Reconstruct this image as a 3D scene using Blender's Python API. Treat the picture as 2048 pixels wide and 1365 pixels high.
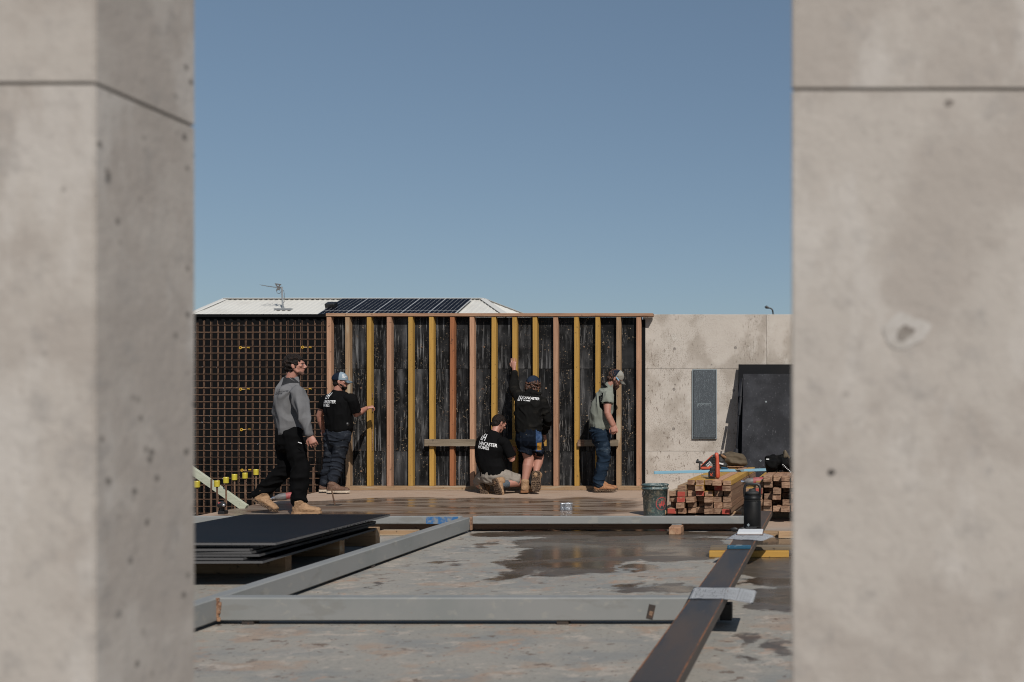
import bpy, bmesh, math, random
from mathutils import Vector, Matrix, Quaternion, noise
from mathutils.bvhtree import BVHTree
random.seed(7)
for o in list(bpy.data.objects): bpy.data.objects.remove(o)
SC = bpy.context.scene
COL = SC.collection
V = Vector
# ------------------------------------------------------------------ camera, sky, sun, exposure
CX, CY, FP, H = 1583.0, 830.0, 2000.0, 1.1
cam = bpy.data.cameras.new('camera')
camo = bpy.data.objects.new('camera', cam); COL.objects.link(camo)
camo.location = (0, 0, H); camo.rotation_euler = (math.pi/2, 0, 0)
cam.sensor_width = 36; cam.lens = FP/2048*36
cam.shift_x = -(CX-1024)/2048; cam.shift_y = (CY-682.5)/2048
cam.clip_start = 0.05; cam.clip_end = 2000
cam.dof.use_dof = True; cam.dof.focus_distance = 12.0; cam.dof.aperture_fstop = 2.7
SC.camera = camo
W = bpy.data.worlds.new('World'); SC.world = W; W.use_nodes = True
nt = W.node_tree
sky = nt.nodes.new('ShaderNodeTexSky'); sky.sky_type = 'NISHITA'; sky.sun_disc = False
SUNV = V((-.56, 1.0, -1.05)).normalized()
sky.sun_elevation = math.asin(-SUNV.z)
sky.sun_rotation = math.atan2(-SUNV.x, -SUNV.y)
sky.air_density = 1.0; sky.dust_density = 0.7; sky.ozone_density = 1.0
gm = nt.nodes.new('ShaderNodeGamma'); gm.inputs[1].default_value = .62      # the photograph's flat, muted sky
tn = nt.nodes.new('ShaderNodeVectorMath'); tn.operation = 'MULTIPLY'; tn.inputs[1].default_value = (.885, 1.02, 1.13)
nt.links.new(sky.outputs[0], gm.inputs[0]); nt.links.new(gm.outputs[0], tn.inputs[0]); nt.links.new(tn.outputs[0], nt.nodes['Background'].inputs[0])
nt.nodes['Background'].inputs[1].default_value = 0.119
sun = bpy.data.lights.new('sun', 'SUN'); sun.energy = 5.0; sun.angle = math.radians(.53); sun.color = (1, .95, .88)
suno = bpy.data.objects.new('sun', sun); COL.objects.link(suno)
suno.rotation_euler = SUNV.to_track_quat('-Z', 'Y').to_euler(); suno.location = (3, -6, 8)
SC.view_settings.view_transform = 'Standard'; SC.view_settings.look = 'None'
SC.view_settings.exposure = 0.0; SC.view_settings.gamma = 1
SC.cycles.max_bounces = 6; SC.cycles.filter_width = 1.05

def P(x, y, d):                     # point seen at photo pixel x, y at distance d
    return V(((x-CX)/FP*d, d, H-(y-CY)/FP*d))
def G(x, y, z=0.0):                 # the same on a level plane
    d = (H-z)*FP/(y-CY)
    return V(((x-CX)/FP*d, d, z))

# ------------------------------------------------------------------ materials
KA = .68
def mat(name, base, rough=.8, layers=(), bump=(), metal=0, spec=.5, vary=0, extra=None):
    if not metal: base = tuple(c*KA for c in base); layers = [dict(l, color=tuple(c*KA for c in l['color'])) for l in layers]
    m = bpy.data.materials.new(name); m.use_nodes = True
    t = m.node_tree; N = t.nodes; L = t.links
    b = N['Principled BSDF']
    b.inputs['Roughness'].default_value = rough; b.inputs['Metallic'].default_value = metal
    b.inputs['Specular IOR Level'].default_value = spec
    tc = N.new('ShaderNodeTexCoord'); oi = N.new('ShaderNodeObjectInfo')
    off = N.new('ShaderNodeVectorMath'); off.operation = 'SCALE'; off.inputs[0].default_value = (37, 53, 71)
    L.new(oi.outputs['Random'], off.inputs['Scale'])
    add = N.new('ShaderNodeVectorMath'); add.operation = 'ADD'
    L.new(tc.outputs['Object'], add.inputs[0]); L.new(off.outputs[0], add.inputs[1])
    def tex(kind, scale, detail=5, dist=0):
        mp = N.new('ShaderNodeVectorMath'); mp.operation = 'MULTIPLY'
        mp.inputs[1].default_value = scale if isinstance(scale, tuple) else (scale,)*3
        L.new(add.outputs[0], mp.inputs[0])
        if kind == 'voronoi':
            n = N.new('ShaderNodeTexVoronoi'); n.inputs['Scale'].default_value = 1
            L.new(mp.outputs[0], n.inputs['Vector']); return n.outputs['Distance']
        n = N.new('ShaderNodeTexNoise'); n.inputs['Scale'].default_value = 1
        n.inputs['Detail'].default_value = detail; n.inputs['Roughness'].default_value = .6
        n.inputs['Distortion'].default_value = dist
        L.new(mp.outputs[0], n.inputs['Vector']); return n.outputs[0]
    def ramp(src, lo, hi):
        r = N.new('ShaderNodeMapRange'); r.interpolation_type = 'SMOOTHSTEP'
        r.inputs['From Min'].default_value = lo; r.inputs['From Max'].default_value = hi
        L.new(src, r.inputs['Value']); return r.outputs[0]
    cur = N.new('ShaderNodeRGB'); cur.outputs[0].default_value = (*base, 1); cur = cur.outputs[0]
    for ly in layers:
        s = ramp(tex(ly.get('kind', 'noise'), ly['scale'], ly.get('detail', 5), ly.get('dist', 0)), ly['lo'], ly['hi'])
        if 'mask' in ly:
            s2 = ramp(tex('noise', ly['mask'][0], 3), ly['mask'][1], ly['mask'][2])
            mm = N.new('ShaderNodeMath'); mm.operation = 'MULTIPLY'; L.new(s, mm.inputs[0]); L.new(s2, mm.inputs[1]); s = mm.outputs[0]
        f = N.new('ShaderNodeMath'); f.operation = 'MULTIPLY'; f.inputs[1].default_value = ly.get('fac', 1)
        L.new(s, f.inputs[0])
        mx = N.new('ShaderNodeMix'); mx.data_type = 'RGBA'
        L.new(f.outputs[0], mx.inputs[0]); L.new(cur, mx.inputs[6]); mx.inputs[7].default_value = (*ly['color'], 1)
        cur = mx.outputs[2]
    if extra: cur = extra(t, tc, cur, b, tex, ramp)
    if vary:
        r = N.new('ShaderNodeMapRange'); r.inputs['To Min'].default_value = 1-vary; r.inputs['To Max'].default_value = 1+vary
        L.new(oi.outputs['Random'], r.inputs['Value'])
        vm = N.new('ShaderNodeVectorMath'); vm.operation = 'SCALE'; L.new(cur, vm.inputs[0]); L.new(r.outputs[0], vm.inputs['Scale']); cur = vm.outputs[0]
    L.new(cur, b.inputs['Base Color'])
    prev = None
    for (kind, scale, strength, dist) in bump:
        bp = N.new('ShaderNodeBump'); bp.inputs['Strength'].default_value = strength; bp.inputs['Distance'].default_value = dist
        L.new(tex('noise' if kind == 'soft' else kind, scale, 0 if kind == 'soft' else 5), bp.inputs['Height'])
        if prev: L.new(prev, bp.inputs['Normal'])
        prev = bp.outputs[0]
    if prev: L.new(prev, b.inputs['Normal'])
    return m

M = {}
M['pillar'] = mat('pillar_concrete', (.47, .425, .385), .85, [
    dict(scale=3.4, lo=.45, hi=.58, color=(.35, .305, .27), fac=.55, detail=8),
    dict(scale=(6, 6, 2.4), lo=.52, hi=.64, color=(.56, .52, .485), fac=.6),
    dict(scale=17, lo=.52, hi=.75, color=(.31, .285, .265), fac=.6),
    dict(scale=60, lo=.55, hi=.75, color=(.25, .22, .2), fac=.3),
    dict(scale=26, lo=.24, hi=.10, kind='voronoi', color=(.13, .115, .10), fac=.85, mask=(5, .62, .70)),
    dict(scale=9, lo=.11, hi=.05, kind='voronoi', color=(.1, .095, .09), fac=.9, mask=(3, .6, .7))],
    bump=[('noise', 14, .35, .01), ('noise', 70, .3, .003)])
M['jamb'] = mat('jamb_concrete', (.47, .425, .385), .85, [
    dict(scale=3.4, lo=.45, hi=.58, color=(.35, .305, .27), fac=.55, detail=8),
    dict(scale=(6, 6, 2.4), lo=.52, hi=.64, color=(.56, .52, .485), fac=.6),
    dict(scale=17, lo=.52, hi=.75, color=(.31, .285, .265), fac=.6),
    dict(scale=60, lo=.55, hi=.75, color=(.25, .22, .2), fac=.3),
    dict(scale=26, lo=.24, hi=.10, kind='voronoi', color=(.13, .115, .10), fac=.85, mask=((7, 7, 2.2), .44, .54)),
    dict(scale=9, lo=.11, hi=.05, kind='voronoi', color=(.1, .095, .09), fac=.9, mask=(3, .5, .6))],
    bump=[('noise', 14, .35, .01), ('noise', 70, .3, .003)])
M['wall'] = mat('wall_concrete', (.56, .505, .45), .88, [
    dict(scale=(1.9, 1, 1.6), lo=.44, hi=.60, color=(.37, .32, .27), fac=.75, detail=11),
    dict(scale=(3, 1, 2), lo=.55, hi=.7, color=(.62, .575, .52), fac=.8, detail=8),
    dict(scale=(40, 1, 14), lo=.56, hi=.68, color=(.15, .11, .08), fac=.9, mask=(1.7, .40, .56), detail=8),
    dict(scale=(80, 1, 80), lo=.53, hi=.63, color=(.19, .15, .115), fac=.75, mask=(2.5, .36, .56)),
    dict(scale=7, lo=.13, hi=.06, kind='voronoi', color=(.16, .14, .12), fac=.8, mask=(2, .52, .6))],
    bump=[('noise', 30, .4, .006)])
def wood(name, base, dark, light, axis='Z', vary=.18, extra=None, worn=None):
    s = [60, 60, 60]; s['XYZ'.index(axis)] = 3.0
    s2 = [14, 14, 14]; s2['XYZ'.index(axis)] = 1.2
    ly = [dict(scale=tuple(s), lo=.45, hi=.7, color=dark, fac=.6), dict(scale=tuple(s2), lo=.5, hi=.68, color=light, fac=.6),
          dict(scale=22, lo=.63, hi=.7, color=tuple(c*.25 for c in dark), fac=.7)]
    if worn: ly.append(dict(scale=tuple(s2), lo=.54, hi=.62, color=worn, fac=.75))
    return mat(name, base, .75, ly, bump=[('noise', tuple(s), .4, .003)], vary=vary, extra=extra)
for ax in 'XYZ':
    M['pink'+ax] = wood('pink_timber_'+ax, (.43, .235, .14), (.24, .11, .06), (.56, .32, .20), ax)
    M['yellow'+ax] = wood('yellow_timber_'+ax, (.46, .255, .045), (.28, .15, .03), (.50, .30, .07), ax, .10)
    M['tan'+ax] = wood('tan_timber_'+ax, (.40, .255, .14), (.22, .125, .065), (.50, .38, .26), ax, worn=(.48, .40, .29))
    M['grey'+ax] = wood('grey_timber_'+ax, (.20, .155, .105), (.08, .06, .04), (.30, .25, .19), ax)
    M['brown'+ax] = wood('brown_timber_'+ax, (.30, .165, .095), (.12, .055, .03), (.40, .27, .17), ax, .3)
M['rustbrownZ'] = wood('dark_orange_timber', (.30, .105, .035), (.13, .04, .015), (.36, .16, .07), 'Z')
M['end'] = mat('end_grain', (.36, .225, .145), .85, [dict(scale=(14, 14, 120), lo=.46, hi=.58, color=(.13, .06, .03), fac=.8),
    dict(scale=24, lo=.5, hi=.7, color=(.44, .30, .20), fac=.5), dict(scale=11, lo=.50, hi=.62, color=(.11, .045, .022), fac=.7)], bump=[('noise', (14, 14, 120), .5, .003)], vary=.25)
M['endred'] = mat('red_end_paint', (.40, .055, .035), .7, [dict(scale=20, lo=.56, hi=.66, color=(.33, .2, .13), fac=.8), dict(scale=(14, 14, 120), lo=.5, hi=.7, color=(.22, .03, .02), fac=.6)])
M['green'] = wood('treated_timber', (.43, .45, .35), (.30, .33, .25), (.52, .52, .43), 'X')
M['ply'] = mat('black_film_ply', (.005, .005, .0055), .6, [
    dict(scale=(2.2, 1, 2.6), lo=.42, hi=.68, color=(.030, .030, .032), fac=.9, detail=8),
    dict(scale=(30, 1, 1.3), lo=.53, hi=.68, color=(.24, .24, .245), fac=.8, mask=((1.3, 1, .8), .40, .56), detail=8),
    dict(scale=(7, 1, .9), lo=.46, hi=.70, color=(.11, .11, .115), fac=.85, detail=10, mask=((.9, 1, 1.1), .42, .60)),
    dict(scale=(22, 1, 24), lo=.60, hi=.70, color=(.13, .12, .11), fac=.6, detail=9),
    dict(scale=(110, 1, 6), lo=.58, hi=.68, color=(.30, .29, .28), fac=.7, mask=((2.3, 1, 1.2), .45, .58)),
    dict(scale=(40, 1, 40), lo=.62, hi=.67, color=(.40, .30, .20), fac=.9, mask=(3, .50, .6), detail=4),
    dict(scale=(16, 1, 16), lo=.63, hi=.68, color=(.15, .10, .065), fac=.6, mask=(2, .48, .6), detail=9)],
    bump=[('noise', 25, .2, .004)], spec=.12)
M['plyclean'] = mat('charcoal_film_ply', (.012, .0125, .016), .5, [dict(scale=3, lo=.4, hi=.7, color=(.038, .039, .046), fac=.8, detail=8),
    dict(scale=(50, 4, 30), lo=.60, hi=.70, color=(.13, .13, .14), fac=.5, detail=6), dict(scale=130, lo=.68, hi=.72, color=(.3, .3, .3), fac=.7)],
    bump=[('noise', 3, .3, .02)], spec=.1)
M['plynew'] = mat('new_film_ply', (.006, .0065, .008), .42, [dict(scale=(1.5, 4, 3), lo=.45, hi=.7, color=(.013, .011, .011), fac=.6)], spec=.06)
M['plyedge'] = mat('grey_sealed_ply_edge', (.10, .098, .10), .7, [dict(scale=(40, 40, 8), lo=.62, hi=.68, color=(.02, .02, .02), fac=.8, mask=(5, .5, .55))], vary=.25)
M['steel'] = mat('grey_primed_steel', (.272, .274, .268), .5, [dict(scale=2.2, lo=.4, hi=.7, color=(.235, .245, .24), fac=.9),
    dict(scale=(9, 9, 14), lo=.58, hi=.66, color=(.33, .32, .29), fac=.6, detail=9), dict(scale=(3, 3, 8), lo=.56, hi=.64, color=(.21, .205, .19), fac=.5, detail=10), dict(scale=35, lo=.68, hi=.72, color=(.35, .2, .1), fac=.5, mask=(3, .5, .6))], bump=[('noise', 160, .1, .001)], spec=.4)
M['weld'] = mat('rusty_weld', (.33, .18, .10), .85, [dict(scale=30, lo=.4, hi=.65, color=(.13, .055, .03), fac=.9), dict(scale=70, lo=.5, hi=.7, color=(.42, .3, .22), fac=.7)], bump=[('noise', 60, .6, .006)])
M['rust'] = mat('mill_scale_steel', (.060, .050, .045), .45, [dict(scale=(9, 1.2, 9), lo=.46, hi=.62, color=(.085, .058, .042), fac=.75, detail=8),
    dict(scale=(30, 5, 30), lo=.56, hi=.66, color=(.16, .075, .038), fac=.6, mask=((5, .8, 5), .50, .60)),
    dict(scale=(4, .6, 4), lo=.50, hi=.62, color=(.030, .034, .042), fac=.8), dict(scale=40, lo=.70, hi=.74, color=(.4, .32, .25), fac=.7)],
    bump=[('noise', 50, .15, .002)], metal=.0, spec=.25)
M['rustedge'] = mat('orange_rust', (.28, .105, .035), .9, [dict(scale=(40, 8, 40), lo=.45, hi=.6, color=(.08, .045, .03), fac=.9)])
M['rebar'] = mat('rusty_rebar', (.115, .058, .032), .85, [dict(scale=9, lo=.42, hi=.62, color=(.19, .11, .065), fac=.8), dict(scale=30, lo=.55, hi=.7, color=(.045, .022, .015), fac=.8)], vary=.25)
M['wire'] = mat('bright_tie_wire', (.45, .45, .45), .35, metal=.6)
M['yplastic'] = mat('yellow_plastic', (.52, .43, .04), .45, [dict(scale=20, lo=.5, hi=.7, color=(.45, .33, .02), fac=.6)], vary=.1)
M['ochre'] = mat('orange_plastic', (.62, .36, .03), .5)
M['fence'] = mat('dark_steel_sheet', (.006, .006, .0065), .7, spec=.08)
M['roof'] = mat('white_roof_sheet', (.66, .65, .61), .5, [dict(scale=1.2, lo=.45, hi=.7, color=(.56, .54, .50), fac=.6)])
M['roofcap'] = mat('white_ridge_cap', (.62, .61, .58), .5)
M['solar'] = mat('solar_cell', (.004, .004, .008), .35, spec=.05)
M['alu'] = mat('aluminium', (.55, .56, .56), .4, metal=.5)
M['slabgrey'] = mat('grey_plug', (.30, .27, .24), .9, [dict(scale=40, lo=.45, hi=.6, color=(.2, .17, .15))])
M['patch'] = mat('pale_patch', (.52, .485, .455), .9, [dict(scale=30, lo=.4, hi=.7, color=(.42, .385, .35))])
M['galv'] = mat('galvanised_steel', (.30, .31, .32), .45, [dict(scale=25, lo=.4, hi=.7, color=(.16, .17, .18), fac=.7)], metal=.5)
M['black'] = mat('black_plastic', (.008, .008, .009), .5)
M['blackrub'] = mat('black_rubber', (.013, .013, .013), .7, [dict(scale=14, lo=.5, hi=.7, color=(.03, .027, .025), fac=.5)])
M['box'] = mat('grey_speckled_steel', (.050, .058, .066), .5, [dict(scale=110, lo=.56, hi=.64, color=(.26, .30, .33), fac=.55), dict(scale=(60, 60, 5), lo=.55, hi=.7, color=(.12, .14, .155), fac=.6)], metal=.2)
M['boxedge'] = mat('pale_flange', (.25, .29, .31), .5)
M['skin'] = mat('skin', (.42, .20, .145), .55, [dict(scale=14, lo=.45, hi=.7, color=(.36, .135, .10), fac=.5), dict(scale=150, lo=.6, hi=.7, color=(.25, .12, .08), fac=.3)], bump=[('noise', 120, .2, .002)])
M['hair'] = mat('dark_brown_hair', (.010, .006, .0045), .6, [dict(scale=(50, 50, 14), lo=.5, hi=.7, color=(.04, .021, .013), fac=.8)], bump=[('noise', (60, 60, 30), 1, .02)], spec=.2)
M['stubble'] = mat('stubble', (.17, .085, .06), .7, [dict(scale=120, lo=.45, hi=.6, color=(.07, .035, .024), fac=.8)])
M['curl'] = mat('auburn_curly_hair', (.035, .014, .007), .5, [dict(scale=60, lo=.48, hi=.66, color=(.22, .075, .028), fac=.9)], bump=[('noise', 70, 1, .015)])
M['beard'] = mat('beard', (.055, .018, .010), .7, [dict(scale=80, lo=.5, hi=.7, color=(.16, .055, .025), fac=.7)], bump=[('noise', 110, .9, .01)])
def cloth(name, c, light=None, spots=None, rough=.85):
    ly = [dict(scale=3.5, lo=.4, hi=.7, color=tuple(x*.72 for x in c), fac=.6)]
    if light: ly.append(dict(scale=(7, 7, 11), lo=.52, hi=.68, color=light, fac=.7))
    if spots: ly.append(dict(scale=32, lo=.66, hi=.71, color=spots, fac=.8))
    return mat(name, c, rough, ly, bump=[('soft', (11, 11, 5), .8, .03), ('soft', (27, 27, 15), .5, .008)], spec=.06)
M['greytop'] = cloth('grey_sports_fabric', (.165, .165, .172), rough=.7)
M['darktop'] = cloth('charcoal_fabric', (.03, .031, .034))
M['blacktee'] = cloth('black_cotton', (.005, .005, .0055))
M['hoodie'] = cloth('washed_black_fleece', (.008, .0078, .0075), (.020, .018, .015))
M['blackpant'] = cloth('black_trackpants', (.004, .004, .0045))
M['jeans'] = cloth('dark_washed_denim', (.020, .024, .033), (.062, .070, .085), (.2, .2, .2))
M['jeans2'] = cloth('blue_denim', (.013, .024, .042), (.05, .072, .10), (.25, .25, .25))
M['shorts'] = cloth('dark_navy_shorts', (.006, .009, .016), (.018, .024, .036), (.22, .18, .13))
M['blue'] = cloth('blue_panel', (.035, .068, .15), (.1, .15, .25))
M['ochrecloth'] = cloth('ochre_patch', (.55, .28, .05))
M['khaki'] = cloth('khaki_shorts', (.29, .255, .22), (.35, .31, .27))
M['polo'] = cloth('sage_polo_fabric', (.235, .25, .215))
M['sock'] = cloth('grey_sock', (.10, .12, .14))
M['capblue'] = cloth('grey_blue_cap', (.26, .33, .39))
M['capblue2'] = cloth('faded_blue_cap', (.022, .032, .055), (.06, .075, .11))
M['glarm'] = mat('light_blue_glasses_arm', (.25, .50, .75), .4)
M['capnavy'] = cloth('navy_mesh', (.012, .018, .032))
M['capgrey'] = cloth('dusty_grey_cap', (.30, .29, .26), (.2, .17, .13))
M['print'] = mat('white_print', (.80, .80, .80), .6)
M['printdark'] = mat('dark_print', (.03, .03, .035), .6)
M['leather'] = mat('tan_boot_leather', (.36, .215, .115), .8, [dict(scale=12, lo=.45, hi=.65, color=(.22, .12, .06), fac=.7), dict(scale=40, lo=.55, hi=.7, color=(.45, .32, .2), fac=.6)], bump=[('noise', 35, .8, .01)])
M['leather2'] = mat('brown_boot_leather', (.13, .065, .038), .75, [dict(scale=14, lo=.45, hi=.65, color=(.07, .035, .02), fac=.7), dict(scale=40, lo=.55, hi=.7, color=(.24, .13, .08), fac=.5)], bump=[('noise', 35, .8, .01)])
M['leather3'] = mat('orange_boot_leather', (.34, .155, .065), .75, [dict(scale=14, lo=.45, hi=.65, color=(.18, .08, .04), fac=.7)], bump=[('noise', 35, .8, .01)])
M['sole'] = mat('muddy_sole', (.17, .105, .06), .9, [dict(scale=30, lo=.4, hi=.6, color=(.07, .04, .025), fac=.8)], bump=[('voronoi', 60, 1, .02)])
M['solew'] = mat('cream_sole', (.55, .46, .36), .8, [dict(scale=30, lo=.5, hi=.7, color=(.25, .16, .1), fac=.6)])
M['bucket'] = mat('dark_green_plastic', (.055, .095, .100), .5, [dict(scale=45, lo=.52, hi=.62, color=(.36, .37, .33), fac=.9, mask=(5, .30, .50)),
    dict(scale=10, lo=.52, hi=.62, color=(.30, .27, .2), fac=.7, detail=9), dict(scale=20, lo=.60, hi=.66, color=(.09, .20, .19), fac=.7)])
M['redprint'] = mat('faded_red_print', (.42, .06, .055), .6, [dict(scale=34, lo=.48, hi=.60, color=(.05, .07, .07), fac=.6)])
M['orangered'] = mat('orange_red_tool', (.55, .095, .045), .45, [dict(scale=25, lo=.55, hi=.68, color=(.28, .07, .04), fac=.6)])
M['crimson'] = mat('dusty_red_tool', (.34, .055, .060), .6, [dict(scale=25, lo=.45, hi=.62, color=(.36, .15, .13), fac=.6)])
M['noseg'] = mat('dusty_grey_nose', (.13, .125, .125), .6, [dict(scale=25, lo=.45, hi=.62, color=(.22, .2, .19), fac=.6)])
M['cyan'] = mat('light_blue_paint', (.22, .42, .54), .5, [dict(scale=(5, 30, 30), lo=.5, hi=.7, color=(.30, .48, .56), fac=.5)])
M['teal'] = mat('dark_blue_paint', (.015, .095, .17), .5, [dict(scale=60, lo=.6, hi=.68, color=(.3, .4, .45), fac=.6)])
M['flask'] = mat('black_powder_coat', (.006, .006, .0065), .5, [dict(scale=90, lo=.66, hi=.72, color=(.14, .13, .12), fac=.6, mask=(8, .45, .6)), dict(scale=6, lo=.5, hi=.7, color=(.02, .018, .017), fac=.6)], bump=[('noise', 300, .2, .001)], spec=.2)
M['jacket'] = cloth('olive_brown_canvas', (.115, .09, .062), (.17, .14, .10))
M['tanleather'] = cloth('tan_leather_pouch', (.26, .15, .085))
M['bag'] = cloth('black_nylon', (.008, .008, .008), (.03, .026, .022))
M['paper'] = mat('white_paper', (.70, .72, .75), .8)
M['silver'] = mat('silver_wire', (.55, .57, .6), .3, metal=.9, bump=[('noise', (200, 200, 30), 1, .01)])
M['chrome'] = mat('chrome', (.7, .7, .72), .2, metal=1)
M['brownboard'] = mat('brown_hardboard', (.14, .065, .045), .6)
M['bluepaint'] = mat('blue_spray_paint', (.03, .14, .35), .6, [dict(scale=14, lo=.45, hi=.6, color=(.265, .275, .265), fac=.9)])
M['eye'] = mat('eye', (.16, .14, .13), .3)
M['earth'] = mat('earth', (.16, .11, .075), .95, [dict(scale=1.3, lo=.4, hi=.65, color=(.10, .065, .045), fac=.8)], bump=[('noise', 6, .6, .05)])
M['blueprint'] = mat('printed_plan', (.72, .74, .78), .8, [dict(scale=(90, 90, 90), lo=.56, hi=.60, color=(.12, .15, .22), fac=.7, mask=(12, .42, .55)),
    dict(scale=(160, 20, 50), lo=.60, hi=.64, color=(.1, .12, .18), fac=.7, mask=(9, .45, .55))])

# slab with its puddles
def wet_extra(t, tc, cur, b, tex, ramp):
    N = t.nodes; L = t.links
    geo = tc.outputs['Object']
    dn = N.new('ShaderNodeTexNoise'); dn.inputs['Scale'].default_value = 2.6; dn.inputs['Detail'].default_value = 9; dn.inputs['Roughness'].default_value = .62
    L.new(geo, dn.inputs['Vector'])
    dv = N.new('ShaderNodeVectorMath'); dv.operation = 'MULTIPLY_ADD'; dv.inputs[1].default_value = (.75, .75, 0); dv.inputs[2].default_value = (-.375, -.375, 0)
    L.new(dn.outputs['Color'], dv.inputs[0])
    wc = N.new('ShaderNodeVectorMath'); wc.operation = 'ADD'; L.new(geo, wc.inputs[0]); L.new(dv.outputs[0], wc.inputs[1])
    def blobs(lst):
        acc = None
        for (x, y, rx, ry) in lst:
            c = G(x, y); RX = rx/FP*c.y; RY = ry*c.y*c.y/(H*FP)
            s = N.new('ShaderNodeVectorMath'); s.operation = 'SUBTRACT'; s.inputs[1].default_value = (c.x, c.y, 0); L.new(wc.outputs[0], s.inputs[0])
            q = N.new('ShaderNodeVectorMath'); q.operation = 'MULTIPLY'; q.inputs[1].default_value = (1/RX, 1/RY, 0); L.new(s.outputs[0], q.inputs[0])
            l = N.new('ShaderNodeVectorMath'); l.operation = 'LENGTH'; L.new(q.outputs[0], l.inputs[0])
            # distance in metres beyond the rim, so that small puddles keep a crisp rim too
            w = N.new('ShaderNodeMath'); w.operation = 'MULTIPLY_ADD'; w.inputs[1].default_value = min(RX, RY); w.inputs[2].default_value = -min(RX, RY); L.new(l.outputs['Value'], w.inputs[0])
            if acc is None: acc = w.outputs[0]
            else:
                mn = N.new('ShaderNodeMath'); mn.operation = 'MINIMUM'; L.new(acc, mn.inputs[0]); L.new(w.outputs[0], mn.inputs[1]); acc = mn.outputs[0]
        return acc
    big = blobs([(1240, 1086, 210, 17), (1095, 1112, 60, 40), (1180, 1118, 90, 30), (1350, 1103, 125, 20), (1240, 1068, 290, 8),
        (1560, 1150, 95, 22), (1570, 1198, 85, 26), (1560, 1120, 100, 20), (1330, 1178, 85, 11), (1560, 1092, 70, 15), (1000, 1068, 60, 5),
        (1492, 1277, 20, 11), (1570, 1292, 28, 14), (1480, 1316, 18, 6), (1270, 1137, 26, 6), (1272, 1168, 18, 6), (880, 1127, 34, 3), (962, 1090, 16, 4), (750, 1168, 14, 3)])
    far = blobs([(900, 1014, 360, 20), (660, 1016, 190, 17), (760, 1012, 200, 18), (1130, 1013, 150, 19), (1000, 1024, 260, 12), (600, 1036, 200, 10)])
    def sel(src, w): 
        r = N.new('ShaderNodeMapRange'); r.interpolation_type = 'SMOOTHSTEP'; r.inputs['From Min'].default_value = w; r.inputs['From Max'].default_value = -w; L.new(src, r.inputs['Value']); return r.outputs[0]
    wb = sel(big, .022); wf = sel(far, .12)
    mx = N.new('ShaderNodeMath'); mx.operation = 'MAXIMUM'; L.new(wb, mx.inputs[0]); L.new(wf, mx.inputs[1]); wet = mx.outputs[0]
    # beyond the steel the slab is stained tan, with dry streaks
    sx = N.new('ShaderNodeSeparateXYZ'); L.new(geo, sx.inputs[0])
    tan = N.new('ShaderNodeMapRange'); tan.inputs['From Min'].default_value = 9.3; tan.inputs['From Max'].default_value = 9.9; L.new(sx.outputs['Y'], tan.inputs['Value'])
    m0 = N.new('ShaderNodeMix'); m0.data_type = 'RGBA'; f0 = N.new('ShaderNodeMath'); f0.operation = 'MULTIPLY'; f0.inputs[1].default_value = .8; L.new(tan.outputs[0], f0.inputs[0]); L.new(f0.outputs[0], m0.inputs[0])
    L.new(cur, m0.inputs[6]); m0.inputs[7].default_value = (.33, .235, .17, 1); cur = m0.outputs[2]
    gr = ramp(tex('noise', (3, 40, 3), 7), .50, .66)
    m00 = N.new('ShaderNodeMix'); m00.data_type = 'RGBA'; f00 = N.new('ShaderNodeMath'); f00.operation = 'MULTIPLY'; L.new(tan.outputs[0], f00.inputs[0]); L.new(gr, f00.inputs[1]); L.new(f00.outputs[0], m00.inputs[0])
    L.new(cur, m00.inputs[6]); m00.inputs[7].default_value = (.22, .13, .085, 1); cur = m00.outputs[2]
    dk = N.new('ShaderNodeMix'); dk.data_type = 'RGBA'; dk.blend_type = 'MULTIPLY'; L.new(wet, dk.inputs[0]); L.new(cur, dk.inputs[6]); dk.inputs[7].default_value = (.36, .31, .275, 1)
    cur = dk.outputs[2]
    streak = ramp(tex('noise', (1.2, 5.5, 1), 6, .4), .43, .58)
    dry = N.new('ShaderNodeMath'); dry.operation = 'MULTIPLY'; L.new(streak, dry.inputs[0]); L.new(wf, dry.inputs[1])
    m3 = N.new('ShaderNodeMix'); m3.data_type = 'RGBA'; f3 = N.new('ShaderNodeMath'); f3.operation = 'MULTIPLY'; f3.inputs[1].default_value = .55; L.new(dry.outputs[0], f3.inputs[0]); L.new(f3.outputs[0], m3.inputs[0])
    L.new(cur, m3.inputs[6]); m3.inputs[7].default_value = (.24, .205, .17, 1); cur = m3.outputs[2]
    # smoothness: standing water inside the wet area
    pool = ramp(tex('noise', (1.2, 1.8, 1), 3), .40, .56)
    pw = N.new('ShaderNodeMath'); pw.operation = 'MULTIPLY'; L.new(pool, pw.inputs[0]); L.new(wet, pw.inputs[1])
    nd = N.new('ShaderNodeMath'); nd.operation = 'SUBTRACT'; nd.use_clamp = True; L.new(pw.outputs[0], nd.inputs[0]); L.new(dry.outputs[0], nd.inputs[1])
    r1 = N.new('ShaderNodeMapRange'); r1.inputs['To Min'].default_value = .8; r1.inputs['To Max'].default_value = .42; L.new(wet, r1.inputs['Value'])
    r2 = N.new('ShaderNodeMix'); L.new(nd.outputs[0], r2.inputs[0]); L.new(r1.outputs[0], r2.inputs[2]); r2.inputs[3].default_value = .14
    L.new(r2.outputs[0], b.inputs['Roughness'])
    return cur
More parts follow.
